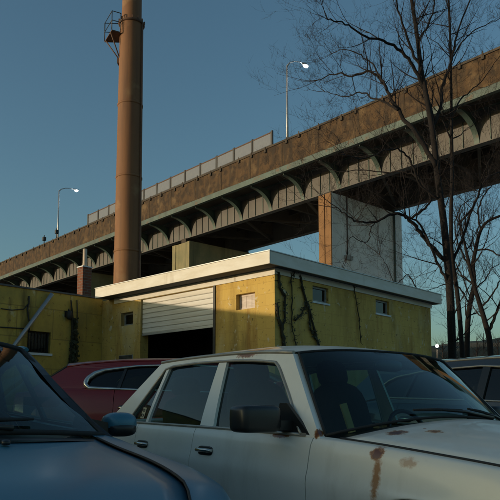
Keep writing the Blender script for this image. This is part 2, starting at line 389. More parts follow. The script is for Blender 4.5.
# windows
def window_x(y0, y1, z0, z1, board=False):      # in the lit face (plane x=0)
    w = MB(); t = .04; xa, xb = .09, .135
    w.box(xa, xb, y0, y0 + t, z0, z1); w.box(xa, xb, y1 - t, y1, z0, z1)
    w.box(xa, xb, y0 + t, y1 - t, z0, z0 + t); w.box(xa, xb, y0 + t, y1 - t, z1 - t, z1)
    f = w.build('window', M['frame_board'] if board else M['frame_grey'], gar)
    if board:
        k = 3; d = (y1 - y0 - 2 * t) / k
        for i in range(k):
            MB().box(.100 + .003 * (i % 2), .125, y0 + t + i * d + .004, y0 + t + (i + 1) * d - .004, z0 + t, z1 - t).build('board', M['frame_board'], f)
    else: MB().box(.11, .116, y0 + t, y1 - t, z0 + t, z1 - t).build('pane', M['glass_dark'], f)
window_x(*WINL, board=True); window_x(*WINS)
for (a, b, z0, z1) in WR:
    w = MB(); t = .035; ya, yb = .05, .10
    w.box(a, a + t, ya, yb, z0, z1); w.box(b - t, b, ya, yb, z0, z1); w.box(a + t, b - t, ya, yb, z0, z0 + t); w.box(a + t, b - t, ya, yb, z1 - t, z1)
    f = w.build('window', M['frame_grey'], gar)
    MB().box(a + t, b - t, .075, .081, z0 + t, z1 - t).build('pane', M['glass_dark'], f)
    MB().box(a - .02, b + .02, -.022, .05, z0 - .035, z0 - .003).build('sill', M['concrete'], f)
MB().box(-.012, -.002, 3.93, 4.42, 2.06, 2.17).build('vent', M['frame_grey'], gar)
for i in range(4): MB().box(-.022, -.013, 3.95, 4.40, 2.075 + i * .023, 2.088 + i * .023).build('louvre', M['black_metal'], gar)
for (x, y, h, r) in ((1.1, 4.55, .34, .035), (1.25, 4.30, .42, .045)):
    p = MB().tube([(x, y, WZ + .19), (x, y, WZ + .19 + h)], r, 10).build('vent_pipe', M['galv'], gar)
    MB().lathe([(.001, .13), (r * 1.7, .10), (r * 1.7, .07), (r * 1.2, .06)], 10).xf(Matrix.Translation((x, y, WZ + .1 + h))).build('cap', M['black_metal'], p)

# climbing dead vines on the garage's street face (pixel traces projected on that wall)
ca, sa = math.cos(GY), math.sin(GY)
def g_local(p): d = p - GC; return Vector((d.x * ca + d.y * sa, -d.x * sa + d.y * ca, d.z))
def on_side(px, py, off=0):     # hit garage plane local y=-off
    d = ray(px, py); n = Vector((-sa, ca, 0)); o = Vector((0, 0, H))
    t = (n.dot(GC) - off - n.dot(o)) / n.dot(d); return g_local(o + d * t)
def on_front(px, py, off=0):    # hit local x=-off
    d = ray(px, py); n = Vector((ca, sa, 0)); o = Vector((0, 0, H))
    t = (n.dot(GC) - off - n.dot(o)) / n.dot(d); return g_local(o + d * t)
rv = random.Random(11)
def vine(label, stems, r0, twigs):
    root = empty('climbing_vine', GC, GY); tag(root, label, 'vine', 'dead vines on the garage wall')
    for k, st in enumerate(stems):
        pts = [on_side(px, py, .025) for px, py in st]
        fine = []
        for a, b in zip(pts[:-1], pts[1:]):
            for q in range(4):
                fine.append(a.lerp(b, q / 4) + Vector((rv.uniform(-.018, .018), rv.uniform(-.006, .004), rv.uniform(-.018, .018))))
        fine.append(pts[-1])
        rad = [r0 * (.65 + .5 * rv.random()) * (1 if k == 0 else .7) for _ in fine]
        s = MB().tube(fine, rad, 6).build('stem', M['vine'], root)
        tm = MB()
        for _ in range(twigs):
            p = rv.choice(fine); d = Vector((rv.uniform(-1, 1), rv.uniform(-.12, .02), rv.uniform(-.5, 1))).normalized()
            L = rv.uniform(.04, .15); q = p + d * L * .5 + Vector((rv.uniform(-.03, .03), 0, rv.uniform(-.03, .03)))
            tm.tube([p, q, p + d * L], [.006, .004, .002], 4)
        tag(tm.build('twigs', M['vine'], s), kind='stuff')
        lm = MB()
        for _ in range(int(twigs * 1.2)):
            p = rv.choice(fine) + Vector((rv.uniform(-.07, .07), rv.uniform(-.03, .0), rv.uniform(-.07, .07))); a = rv.uniform(0, 6.28); e = rv.uniform(.012, .028)
            u = Vector((math.cos(a), rv.uniform(-.4, .4), math.sin(a))) * e; w = Vector((-math.sin(a), rv.uniform(-.4, .4), math.cos(a))) * e * .7
            lm.add([p - u, p + w, p + u, p - w], [(0, 1, 2, 3)])
        tag(lm.build('dry_leaves', M['leaf'], s), kind='stuff')
vine('thick dark dead vine climbing the garage wall beside its near corner',
     [[(286, 372), (285, 348), (282, 328), (277.5, 316), (276.8, 303)], [(283, 330), (284.5, 312), (285.5, 297), (280, 288), (278.5, 272)]], .034, 26)
vine('dark forked dead vine left of the first small window of the garage wall',
     [[(322, 372), (318, 345), (313, 325), (308, 306), (302, 288), (300, 276)], [(308, 303), (302, 313), (295, 320)], [(318, 344), (311, 330), (308, 306)]], .026, 22)
vine('thin straight dead vine between two thicker vines on the garage wall',
     [[(296, 366), (296, 345), (292, 325), (292, 300), (291, 276), (296, 270)]], .012, 26)
vine('very thin dead vine hanging between the two small windows of the garage wall',
     [[(352, 274), (355, 292), (359, 318), (361, 343)]], .010, 12)

# ------------------------------------------------------------------ long neighbouring wall / low building on the left
LW = empty('neighbouring_building', GC + Vector((-sa, ca, 0)) * 5.09, GY)
tag(LW, 'long low ochre block building with flat roof at the left edge behind the blue car', 'building')
# local: plane y=0 faces the yard; runs towards -x
LZ = 3.46; LEN = 44.0
P0 = GC + Vector((-sa, ca, 0)) * 5.09
def lw_local(p): d = p - P0; return Vector((d.x * ca + d.y * sa, -d.x * sa + d.y * ca, d.z))
def on_lw(px, py, off=0):
    d = ray(px, py); n = Vector((-sa, ca, 0)); o = Vector((0, 0, H))
    t = (n.dot(P0) - off - n.dot(o)) / n.dot(d); return lw_local(o + d * t)
q0, q1 = on_lw(27, 353), on_lw(51, 331)
WINW = (q0.x, q1.x, 2.18, 2.62)
mb = MB()
wall_open(mb, -LEN, -.001, LZ, [WINW], lambda a, b, z0, z1: mb.box(a, b, 0, .22, z0, z1))
M['wall_yellow'] = block_mat('painted_block_yellow', (.55, .385, .085), (.52, .36, .08), (.38, .26, .07), bw=.8, bh=.62, stain=((.30, .23, .07), 1.2, (1, 1, .6), .46, .66), stain2=((.14, .085, .03), 2.6, (1, 1, .22), .62, .76), more=[((.09, .065, .026), 1.5, (1, 1, .18), .57, .72), ((.58, .48, .24), 5.0, (1, 1, .5), .60, .67), ((.20, .11, .035), 11.0, (1, 1, 1), .60, .67)], ms=.012, bump=.5)
mb.build('wall', M['wall_yellow'], LW)
MB().box(-LEN, 4.0, .222, 9.0, 3.22, 3.40).build('roof_slab', M['roof_felt'], LW)
MB().box(.03, 4.0, 8.8, 9.0, 0, 3.21).build('wall', M['wall_yellow'], LW)
MB().box(-LEN, -LEN + .22, .222, 9.0, 0, 3.21).build('wall', M['wall_yellow'], LW)
MB().box(-LEN, -.002, -.03, .24, LZ + .001, LZ + .035).build('coping', M['roof_felt'], LW)
w = MB(); a, b, z0, z1 = WINW
w.box(a, a + .03, .10, .14, z0, z1); w.box(b - .03, b, .10, .14, z0, z1); w.box(a + .03, b - .03, .10, .14, z0, z0 + .03); w.box(a + .03, b - .03, .10, .14, z1 - .03, z1)
f = w.build('window', M['black_metal'], LW)
MB().box(a + .03, b - .03, .12, .126, z0 + .03, z1 - .03).build('pane', M['glass_dark'], f)
for i in range(7):
    x = a + .04 + (b - a - .08) * i / 6
    MB().tube([(x, .03, z0 - .002), (x, .03, z1)], .007, 6).build('bar', M['black_metal'], f)
MB().box(a - .03, b + .03, -.03, .05, z0 - .05, z0 - .003).build('sill', M['concrete'], f)
# things on that wall
pt, pb = on_lw(52, 294, .10), on_lw(13, 347, .16)
dirv = (pb - pt); low = pt + dirv * (pt.z / (pt.z - pb.z))
br = MB().tube([low, pb, pt], .042, 12).xf(Matrix.Translation(P0) @ Matrix.Rotation(GY, 4, 'Z')).build('brace_pole', M['galv'])
tag(br, 'pale grey metal pole leaning diagonally against the ochre wall at the left', 'pole')
c = on_lw(67, 315)
lf = empty('wall_lamp', P0 + Vector((ca * c.x, sa * c.x, c.z)), GY); tag(lf, 'small dark unlit bulkhead lamp on the ochre wall', 'lamp')
MB().box(-.06, .06, -.03, -.001, -.05, .08).build('back_plate', M['black_metal'], lf)
MB().blob((0, -.09, -.01), (.065, .06, .10), 12, 8, .8).build('lamp_shade', M['black_metal'], lf)
MB().tube([(0, -.02, .06), (0, -.07, .12), (0, -.09, .08)], .012, 6).build('bracket', M['black_metal'], lf)
# cables down the wall
def cable(label, pxs, r):
    P = [on_lw(x, y, .02) for x, y in pxs]
    tag(MB().tube(P, r, 6).xf(Matrix.Translation(P0) @ Matrix.Rotation(GY, 4, 'Z')).build('cable', M['black_metal']), label, 'cable')
cable('black cable with a loop running down the ochre wall beside the leaning pole', [(29, 296), (29, 303), (27.5, 309), (28.5, 318), (30, 324), (29, 331)], .014)
cable('black cable hanging down the ochre wall right of the bulkhead lamp', [(77, 300), (77.3, 312), (77.0, 328)], .010)
cable('thin black cable sagging along the ochre wall above the barred window', [(1, 308.5), (12, 310), (24, 309), (29, 303)], .010)
cable('faint dark conduit running level across the ochre wall beside the barred window', [(0, 327), (24, 328.5), (27, 329)], .012)
# dark ivy column on the wall
iv = empty('ivy_column', P0 + Vector((ca * on_lw(72, 360).x, sa * on_lw(72, 360).x, 0)), GY); tag(iv, 'tall narrow dark ivy growing up the ochre wall behind the red car', 'ivy')
c0 = on_lw(72, 360).x
ip = [on_lw(x, y, .05) - Vector((c0, 0, 0)) for x, y in ((72, 380), (72, 350), (73, 330), (72, 312), (71, 300))]
ip[0].z = 0
MB().tube(ip, [.05, .045, .035, .025, .012], 7).build('stem', M['vine'], iv)
ivm = MB(); ri = random.Random(5)
for _ in range(4200):
    z = ri.random() ** .9 * 2.95; wd = .02 + .24 * max(0, (2.8 - z) / 2.8) ** .75
    p = Vector((ri.uniform(-1, 1) * wd * .75, -.02 - abs(ri.gauss(0, .05)), z)); a = ri.uniform(0, 6.28); e = ri.uniform(.02, .04)
    u = Vector((math.cos(a), ri.uniform(-.6, .3), math.sin(a))) * e; w_ = Vector((-math.sin(a), ri.uniform(-.6, .3), math.cos(a))) * e * .8
    ivm.add([p - u, p + w_, p + u, p - w_], [(0, 1, 2, 3)])
tag(ivm.build('foliage', M['leaf'], iv), kind='stuff')

# brick chimney stub with clay flue on the left building's roof
p = at_depth(84, 296, 17.5)
bc = empty('brick_chimney', (p.x, p.y, 3.40), GY); tag(bc, 'short square brick chimney with a pale clay flue left of the tall stack', 'chimney')
hh = at_depth(84, 268, 17.5).z - 3.40
MB().box(-.135, .135, -.135, .135, -.0, hh).build('brick_shaft', M['brick'], bc, bevel=.006)
MB().box(-.15, .15, -.15, .15, hh + .001, hh + .03).build('cap', M['concrete'], bc)
MB().lathe([(.055, hh + .05), (.055, hh + .52), (.045, hh + .52), (.045, hh + .1)], 12).build('flue', M['clay'], bc)

# ------------------------------------------------------------------ tall stack
SY = 29.0
pb = at_depth(126.8, 300, SY)
st = empty('smoke_stack', (pb.x, pb.y, 0)); tag(st, 'tall rust orange steel smoke stack with a small side platform', 'chimney')
k = SY / 660
zc = at_depth(131, 26, SY).z
MB().lathe([(.64, 0), (.60, 6.5), (.535, zc)], 48).build('lower_shaft', M['stack'], st)
MB().lathe([(.45, zc - .3), (.44, zc + 7), (.40, zc + 7), (.40, zc + 6)], 48).build('upper_shaft', M['stack'], st)
MB().lathe([(.44, zc - .02), (.57, zc - .02), (.60, zc + .02), (.60, zc + .07), (.46, zc + .09)], 48).build('collar', M['rust_steel'], st)
for zz in (4.6, 8.0, 11.4, 14.8):
    rr = .64 - .105 * zz / zc + .004
    MB().lathe([(rr, zz - .05), (rr + .018, zz - .04), (rr + .018, zz + .04), (rr, zz + .05)], 48).build('weld_band', M['stack'], st)
for i in range(14):
    a = 2 * math.pi * i / 14
    MB().box(-.03, .03, -.03, .03, 0, .12).xf(Matrix.Translation((.585 * math.cos(a), .585 * math.sin(a), zc + .071))).build('bolt', M['rust_steel'], st)
MB().tube([(.60, -.30, 0), (.58, -.28, 8), (.53, -.24, zc)], .03, 8).build('conduit', M['rust_steel'], st)
def sl_(px, py, Y): q = at_depth(px, py, Y); return Vector((q.x - pb.x, q.y - pb.y, q.z))
zf = sl_(105, 36, SY).z - .1
# platform corners (plan) from pixel directions at floor height
def at_height(px, py, z):
    d = ray(px, py); t = (z - H) / d.z; q = Vector((0, 0, H)) + d * t; return Vector((q.x - pb.x, q.y - pb.y, z))
A_ = Vector((-1.32, .35, zf)); B_ = Vector((-.78, -.62, zf)); C_ = Vector((-.42, -.42, zf)); D_ = Vector((-.55, .40, zf))
fl = MB().add([A_, B_, C_, D_] + [v + Vector((0, 0, .05)) for v in (A_, B_, C_, D_)],
              [(0, 1, 2, 3), (7, 6, 5, 4), (0, 4, 5, 1), (1, 5, 6, 2), (2, 6, 7, 3), (3, 7, 4, 0)]).build('platform', M['rust_steel'], st)
for v in (A_, B_, C_, D_):
    MB().tube([v + Vector((0, 0, .05)), v + Vector((0, 0, .95))], .022, 6).build('rail_post', M['black_metal'], fl)
for z in (.5, .94):
    up = Vector((0, 0, z))
    MB().tube([D_ + up, A_ + up, B_ + up, C_ + up], .02, 6).build('guard_rail', M['black_metal'], fl)
MB().tube([A_.lerp(B_, .15), Vector((-.53, .05, zf - 1.05))], .03, 6).build('brace', M['rust_steel'], fl)
MB().tube([A_.lerp(B_, .85), Vector((-.5, -.2, zf - 1.05))], .03, 6).build('brace', M['rust_steel'], fl)
MB().box(-.62, -.5, -.1, .15, zf - 1.25, zf - 1.02).build('bracket_plate', M['rust_steel'], fl)

# ------------------------------------------------------------------ viaduct (local y along it to the left and away, local x across)
BY = R(41.5); G0 = Vector((7.3, 53.5, 0))
cb_, sb_ = math.cos(BY), math.sin(BY)
via = empty('elevated_viaduct', G0, BY); tag(via, 'long elevated steel girder viaduct with concrete parapet crossing behind the garage', 'bridge')
def on_bx(px, py, off):     # hit plane local x = off
    d = ray(px, py); n = Vector((cb_, sb_, 0)); o = Vector((0, 0, H))
    t = (n.dot(G0) + off - n.dot(o)) / n.dot(d); q = o + d * t - G0
    return Vector((q.x * cb_ + q.y * sb_, -q.x * sb_ + q.y * cb_, q.z))
OV = 2.5
zb = np.mean([on_bx(x, 301.2 - .328 * x, 0).z for x in (100, 250, 400)])
zt = np.mean([on_bx(x, 264.5 - .437 * x, -OV).z for x in (100, 250, 400)])
zm = np.mean([on_bx(x, 276.4 - .387 * x, -OV).z for x in (100, 250, 400)])
S0, S1 = -24.0, 150.0; WID = 8.0
print('bridge z', zb, zm, zt)
eb = .50
# deck, parapets, beams
MB().box(-OV + .02, WID + OV - .02, S0, S1, zm - .1, zm + .45).build('deck', M['shade_steel'], via)
par = MB()
par.box(-OV - .12, -OV + .30, S0, S1, zm, zt - .16)
pobj = par.build('parapet', M['parapet'], via)
MB().box(-OV - .20, -OV + .36, S0, S1, zt - .158, zt).build('coping', M['coping'], pobj)
anc = MB().box(-OV - .26, -OV - .121, -.10, .10, zt - .42, zt - .159).box(-OV - .24, -OV - .201, -.05, .05, zt - .158, zt + .10).build('rail_anchor', M['coping'], pobj); anc.location.y = S0 + 1
for i in range(1, 72): share(anc, 'rail_anchor', pobj, loc=(0, S0 + 1 + i * 2.05 + .35 * math.sin(i * 2.3), .05 * math.sin(i * 1.7)))
MB().box(WID + OV - .30, WID + OV + .12, S0, S1, zm, zt - .16).build('parapet', M['parapet'], via)
pil = MB().box(-OV - .142, -OV - .121, -.13, .13, zm + .03, zt - .165).build('pilaster', M['parapet'], pobj); pil.location.y = 8.1
SB = 4.15
bk = [8.1 + SB * i for i in range(-10, 34) if S0 < 8.1 + SB * i < S1]
for y in bk:
    if y != 8.1: share(pil, 'pilaster', pobj, loc=(0, y, 0))
MB().box(-OV - .16, -OV + .16, S0, S1, zm - eb, zm - .002).build('edge_beam', M['green_steel'], via, bevel=.03)
MB().box(-OV - .24, -OV + .10, S0, S1, zm - eb - .06, zm - eb - .002).build('edge_flange', M['green_steel'], via)
gw = MB().box(-.03, .03, S0, S1, zb + .06, zm - .12).build('girder', M['girder'], via)
MB().box(-.30, .30, S0, S1, zb, zb + .058).build('bottom_flange', M['girder'], gw)
MB().box(-.26, .26, S0, S1, zm - .16, zm - .102).build('top_flange', M['green_steel'], gw)
MB().box(-.10, -.032, S0, S1, zm - .55, zm - .17).build('stringer', M['girder'], gw)
stf = MB().box(-.10, -.031, -.022, .022, zb + .06, zm - .17).build('stiffener', M['green_steel'], gw); stf.location.y = 8.1 + SB / 4
for y in bk:
    for i in (1, 2, 3):
        yy = y + SB * i / 4
        if abs(yy - stf.location.y) > .01 and yy < 95: share(stf, 'stiffener', gw, loc=(0, yy, 0))
# brackets: curved knee plates with a flange
zt_, zb_ = zm - eb + .02, zb + .15; hh = zt_ - zb_
arc = []
for i in range(13):
    a = math.pi / 2 * i / 12
    arc.append((-.05 - (OV - .10) * (1 - math.cos(a)) ** 1.0 , zb_ + (hh - .22) * math.sin(a)))
plate = MB().prism([(-.032, zt_)] + [(-.032, zb_)] + arc[1:] + [(-OV + .05, zt_)], -.02, .02)
brk = plate.build('bracket', M['green_steel'], via)
fr = []
for (x, z) in arc: fr.append([(x, -.20, z), (x, .20, z)])
fl2 = MB().grid(fr, True); flo = []
for (x, z) in arc: flo.append([(x - .012, .20, z - .03), (x - .012, -.20, z - .03)])
fl2.grid(flo, True); bfl = fl2.build('flange', M['green_steel'], brk)
brk.location.y = bk[0]
for y in bk[1:]:
    b2 = share(brk, 'bracket', via, loc=(0, y, 0)); share(bfl, 'flange', b2)
# far girder, floor beams, laterals
fg = MB().box(WID - .03, WID + .03, S0, S1, zb + .06, zm - .12).build('girder', M['girder'], via)
MB().box(WID - .30, WID + .30, S0, S1, zb, zb + .058).build('bottom_flange', M['girder'], fg)
fb = MB().box(.04, WID - .04, -.14, .14, zb + .9, zm - .3).build('floor_beam', M['shade_steel'], via); fb.location.y = bk[0]
for y in bk[1:]: share(fb, 'floor_beam', via, loc=(0, y, 0))
for i, xx in enumerate((1.6, 3.2, 4.8, 6.4)):
    MB().box(xx - .1, xx + .1, S0, S1, zm - .75, zm - .11).build('stringer', M['shade_steel'], via)
lb = MB().bar((.2, 0, zb + .35), (WID - .2, SB, zb + .35), .22, .16).build('lateral_brace', M['shade_steel'], via); lb.location.y = bk[0]
for i, y in enumerate(bk[1:-1]):
    c = share(lb, 'lateral_brace', via, loc=(0, y, 0))
    if i % 2 == 0: c.scale = (1, -1, 1); c.location.y = y + SB
# piers: wall piers across the bridge
def pier(s0, s1, x0=-.75, x1=WID + .9, drop=.25, pm=None):
    top = zb - drop
    m_ = MB(); m_.box(x0, x1, s0, s1, 0, top)
    p_ = m_.build('pier', pm or M['concrete'], via, bevel=.05)
    MB().box(x0 - .012, x0 - .002, s0 + .02, s1 - .02, 0, top - .03).build('front_panel', pm or M['warm_lit'], p_)  # thin sheet added over the face; default colour carries the warm lamplight
    for yy in (s0 + .36, s1 - .36):
        MB().box(x0 - .09, x0 - .013, yy - .32, yy + .32, 0, top - .01).build('pilaster', pm or M['warm_lit'], p_, bevel=.03)
    for xx in (0, WID):
        MB().box(xx - .45, xx + .45, (s0 + s1) / 2 - .4, (s0 + s1) / 2 + .4, top + .001, zb - .002).build('bearing', M['shade_steel'], p_)
    return p_
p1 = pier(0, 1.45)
pipe = on_bx(346, 200, 0)
def on_by(px, py, off):     # hit plane local y = off
    d = ray(px, py); n = Vector((-sb_, cb_, 0)); o = Vector((0, 0, H))
    t = (n.dot(G0) + off - n.dot(o)) / n.dot(d); q = o + d * t - G0
    return Vector((q.x * cb_ + q.y * sb_, -q.x * sb_ + q.y * cb_, q.z))
a = on_by(346, 200, 0); b = on_by(346.5, 256, 0); pp = on_by(393, 215, 0); qq = on_by(393, 290, 0)
MB().tube([(a.x, -.08, zb - .3), (a.x, -.08, b.z)], .055, 8).build('conduit', M['black_metal'], p1)
MB().box(b.x - .35, b.x + .45, -.35, -.002, b.z - .35, b.z).build('junction_box', M['frame_grey'], p1)
MB().tube([(pp.x, -.12, zb - .3), (pp.x, -.12, 0)], .09, 10).build('drain_pipe', M['green_steel'], p1)
MB().box(.4, 1.1, -.05, -.002, 0, zb - .26).build('panel_rib', M['concrete'], p1)
M['olive'] = mat('olive_concrete', (.30, .25, .13), .9, (.20, .19, .10), .6, bump=.3, bscale=8, streak=((.10, .11, .06), 1.0, .08, .5, .75))  # darker olive concrete for the farther piers
pier(19.6, 22.8, drop=.55, pm=M['olive'])
for s in (43.2, 65.0, 86.6, 108): pier(s - .8, s + .8, pm=M['olive'])
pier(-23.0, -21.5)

# fence panels on the parapet
fz = zt + .002
fn = empty('parapet_fence', G0 + Vector((cb_ * -OV, sb_ * -OV, fz)), BY); tag(fn, 'run of grey framed fence panels along the top of the viaduct parapet', 'fence')
ps = 2.58; n = 13; y0 = on_bx(272, 145.6, -OV).y
print('fence y0', y0)
FH = 1.30
post = MB().box(-.07, .07, -.10, .10, 0, FH + .08).build('post', M['black_metal'], fn)
post.location.y = y0
for i in range(1, n + 1): share(post, 'post', fn, loc=(0, y0 + i * ps, 0))
pan = MB().box(-.012, .012, .09, ps - .09, .16, FH - .06).build('panel', M['fence_mesh'], fn); pan.location.y = y0
br_ = MB().box(-.04, .04, .10, ps - .10, .06, .155).build('bottom_rail', M['black_metal'], fn); br_.location.y = y0
for i in range(1, n): share(br_, 'bottom_rail', fn, loc=(0, y0 + i * ps, 0))
rl = MB().box(-.04, .04, .10, ps - .10, FH - .10, FH).build('rail', M['rust_steel'], fn); rl.location.y = y0
for i in range(1, n): share(pan, 'panel', fn, loc=(0, y0 + i * ps, 0)); share(rl, 'rail', fn, loc=(0, y0 + i * ps, 0))
# lamp posts on the deck
def bw(x, y, z): return G0 + Vector((x * cb_ - y * sb_, x * sb_ + y * cb_, z))
def lamp_post(px, pyt, label, hx, hz_px):
    q = on_bx(px, pyt, -OV + .6)
    r = empty('street_lamp', bw(-OV + .6, q.y, zm + .45), BY); tag(r, label, 'street lamp', 'lit lamps on the viaduct')
    top = q.z - (zm + .45)
    MB().tube([(0, 0, 0), (0, 0, top * .5), (0, 0, top)], [.12, .10, .07], 10).build('pole', M['galv'], r)
    rise = hz_px
    ap = [(0, 0, top), (.35, 0, top + rise * .45), (.9, 0, top + rise * .8), (1.6, 0, top + rise), (hx, 0, top + rise)]
    MB().tube(ap, [.07, .06, .055, .05, .045], 8).build('arm', M['galv'], r)
    hd = MB().blob((hx + .3, 0, top + rise), (.42, .17, .12), 14, 8).build('lamp_head', M['frame_grey'], r)
    MB().blob((hx + .34, 0, top + rise - .10), (.30, .16, .16), 14, 8).build('lamp_lens', M['lamp_white'], hd)
lamp_post(287, 66, 'tall lit street lamp on the viaduct right of the fence panels', 2.0, .95)
lamp_post(59, 191, 'lit street lamp far along the viaduct left of the smoke stack', 2.2, .75)
# two short signal posts far along the parapet
for px, hgt, lb_ in ((44, 1.3, 'short dark post far along the viaduct parapet at the left, farther one'), (56.5, 1.5, 'short dark post on the viaduct parapet just left of the far street lamp')):
    q = on_bx(px, 264.5 - .437 * px, -OV)
    r = empty('parapet_post', bw(-OV, q.y, zt + .001), BY); tag(r, lb_, 'post')
    MB().tube([(0, 0, 0), (0, 0, hgt)], .06, 6).build('post', M['black_metal'], r)
    MB().box(-.2, .2, -.2, .2, hgt - .8, hgt - .3).build('cabinet', M['black_metal'], r)
# small far street lamp near the trees
q = at_depth(437, 346, 46)
r = empty('street_lamp', (q.x, q.y, 0)); tag(r, 'distant small street lamp with a warm lit globe just right of the garage', 'street lamp')
MB().tube([(0, 0, 0), (0, 0, q.z - .25)], [.09, .06], 8).build('pole', M['black_metal'], r)
MB().blob((0, 0, q.z), (.11, .11, .13), 12, 8).build('lamp_globe', M['lamp_warm'], r)

# ------------------------------------------------------------------ bare trees
rt = random.Random(21)
def smooth_path(P, n=5):
    out_ = []
    for i in range(len(P) - 1):
        a = P[max(i - 1, 0)]; b = P[i]; c = P[i + 1]; d = P[min(i + 2, len(P) - 1)]
        for k in range(n):
            t = k / n
            out_.append(.5 * ((2 * b) + (c - a) * t + (2 * a - 5 * b + 4 * c - d) * t * t + (3 * b - a - 3 * c + d) * t ** 3))
    out_.append(P[-1]); return out_
def twig_tree(mb, p, d, L, r, lvl, up=.12):
    """one crooked branch with side shoots"""
    n = 5; pts = [p.copy()]; rad = [r]; q = p.copy(); dd = d.copy()
    for i in range(n):
        dd = (dd + Vector((rt.gauss(0, .17), rt.gauss(0, .17), rt.gauss(0, .14) + up)) * .9).normalized()
        q = q + dd * (L / n); pts.append(q.copy()); rad.append(r * (1 - .75 * (i + 1) / n))
    mb.tube(pts, rad, 4 if lvl > 1 else 3, cap=False)
    if lvl <= 0: return
    for k in range(rt.randint(3, 5)):
        i = rt.randint(1, n); b = pts[i]
        t = (pts[i] - pts[i - 1]).normalized()
        side = Vector((rt.gauss(0, 1), rt.gauss(0, 1), rt.gauss(.15, .8))); side = (side - t * side.dot(t)).normalized()
        nd = (t * rt.uniform(.5, 1.0) + side * rt.uniform(.5, .9)).normalized()
        twig_tree(mb, b, nd, L * rt.uniform(.40, .68), max(.0022, rad[i] * .60), lvl - 1, up)
def tree(name, label, Y, trunk, limbs, twig_levels=2, dens=1.0, cat='tree', tw=1.0):
    P = [at_depth(x, y, Y) for x, y in trunk[0]]
    base = P[0].copy(); base.z = 0
    root = empty(name, base); tag(root, label, cat, 'bare trees right of the garage')
    pts = smooth_path([Vector((P[0].x, P[0].y, -.05))] + P)
    m_ = len(pts); r0, r1 = trunk[1]
    rad = [r0 + (r1 - r0) * (i / (m_ - 1)) for i in range(m_)]
    rad[0] *= 1.5; rad[1] *= 1.25; rad[2] *= 1.1
    L = lambda q: [p - base for p in q]
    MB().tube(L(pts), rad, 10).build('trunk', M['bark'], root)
    tm = MB()
    allp = [(pts, rad, .6)]
    for tr, (a, b), dep in limbs:
        nn = len(tr)
        Q = [at_depth(x, y, Y + dep * (i / (nn - 1)) ** 1.2) for i, (x, y) in enumerate(tr)]
        Q = smooth_path(Q, 5)
        for i in range(1, len(Q) - 1): Q[i] = Q[i] + Vector((rt.gauss(0, .010), rt.gauss(0, .03), rt.gauss(0, .010)))
        rr = [a + (b - a) * (i / (len(Q) - 1)) for i in range(len(Q))]
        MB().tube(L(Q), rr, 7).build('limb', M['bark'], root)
        allp.append((Q, rr, 1.0))
    for Q, rr, w in allp:
        ln = sum((Q[i + 1] - Q[i]).length for i in range(len(Q) - 1))
        for _ in range(int(ln * 2.6 * dens * w)):
            i = int((rt.random() ** .75) * (len(Q) - 2)) + 1
            if Q[i].z < 2.4: continue
            t = (Q[i] - Q[i - 1]).normalized(); side = Vector((rt.gauss(0, 1), rt.gauss(0, 1), rt.gauss(.3, .7)))
            side = (side - t * side.dot(t)).normalized()
            d = (t * rt.uniform(.3, .9) + side * rt.uniform(.6, 1)).normalized()
            twig_tree(tm, Q[i], d, rt.uniform(.6, 1.5) * tw, min(.020, rr[i] * .5), twig_levels)
    for Q, rr, w in allp:
        for _ in range(3): twig_tree(tm, Q[-1], ((Q[-1] - Q[-4]).normalized() + Vector((rt.gauss(0, .4), rt.gauss(0, .4), rt.gauss(0, .3)))).normalized(), rt.uniform(.8, 1.6) * tw, max(.008, rr[-1] * .8), twig_levels)
    tm.v = [tuple(Vector(v) - base) for v in tm.v]
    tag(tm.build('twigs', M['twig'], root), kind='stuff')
    return root
tree('bare_tree', 'largest bare tree with the thickest dark trunk right of the garage', 16.5,
     ([(453, 400), (452, 345), (449.5, 285), (444, 225), (438, 180), (433, 135), (427, 100), (421, 68), (417, 35), (411, -5), (404, -60)], (.118, .036)),
     [([(424, 88), (413, 66), (400, 50), (383, 41), (362, 34), (345, 24), (328, 20)], (.05, .012), -1.5),
      ([(436, 168), (420, 140), (404, 118), (391, 100), (384, 84), (371, 72), (352, 76), (338, 74), (318, 80)], (.065, .012), 1.2),
      ([(398, 110), (385, 103), (371, 98), (362, 93), (345, 96), (325, 92)], (.032, .009), 2.2),
      ([(387, 90), (380, 76), (370, 62), (355, 52), (340, 50)], (.028, .009), 1.0),
      ([(447, 262), (436, 252), (425, 238), (413, 224), (404, 216), (392, 214), (378, 221), (362, 222), (350, 218), (338, 208)], (.06, .012), -1.2),
      ([(449, 285), (440, 268), (432, 250), (420, 225), (410, 218)], (.04, .02), -.5),
      ([(410, 219), (425, 208), (430, 196), (418, 178), (405, 172), (380, 172), (360, 170), (340, 172)], (.034, .010), 1.0),
      ([(431, 128), (440, 110), (443, 85), (452, 60), (458, 30), (470, 0), (478, -30)], (.045, .014), 1.5),
      ([(421, 68), (410, 45), (402, 22), (396, 0), (388, -30)], (.04, .012), -.8),
      ([(418, 42), (428, 25), (434, 5), (438, -25)], (.03, .012), .8),
      ([(440, 200), (420, 185), (410, 160), (400, 150), (385, 150), (365, 158), (345, 155)], (.03, .010), -1.8),
      ([(376, 221), (371, 228), (367, 242), (350, 238), (347, 255)], (.016, .006), -1.3),
      ([(442, 300), (430, 296), (418, 290), (408, 275), (396, 284), (388, 268), (380, 255)], (.018, .006), -.6),
      ], twig_levels=3, dens=1.0)
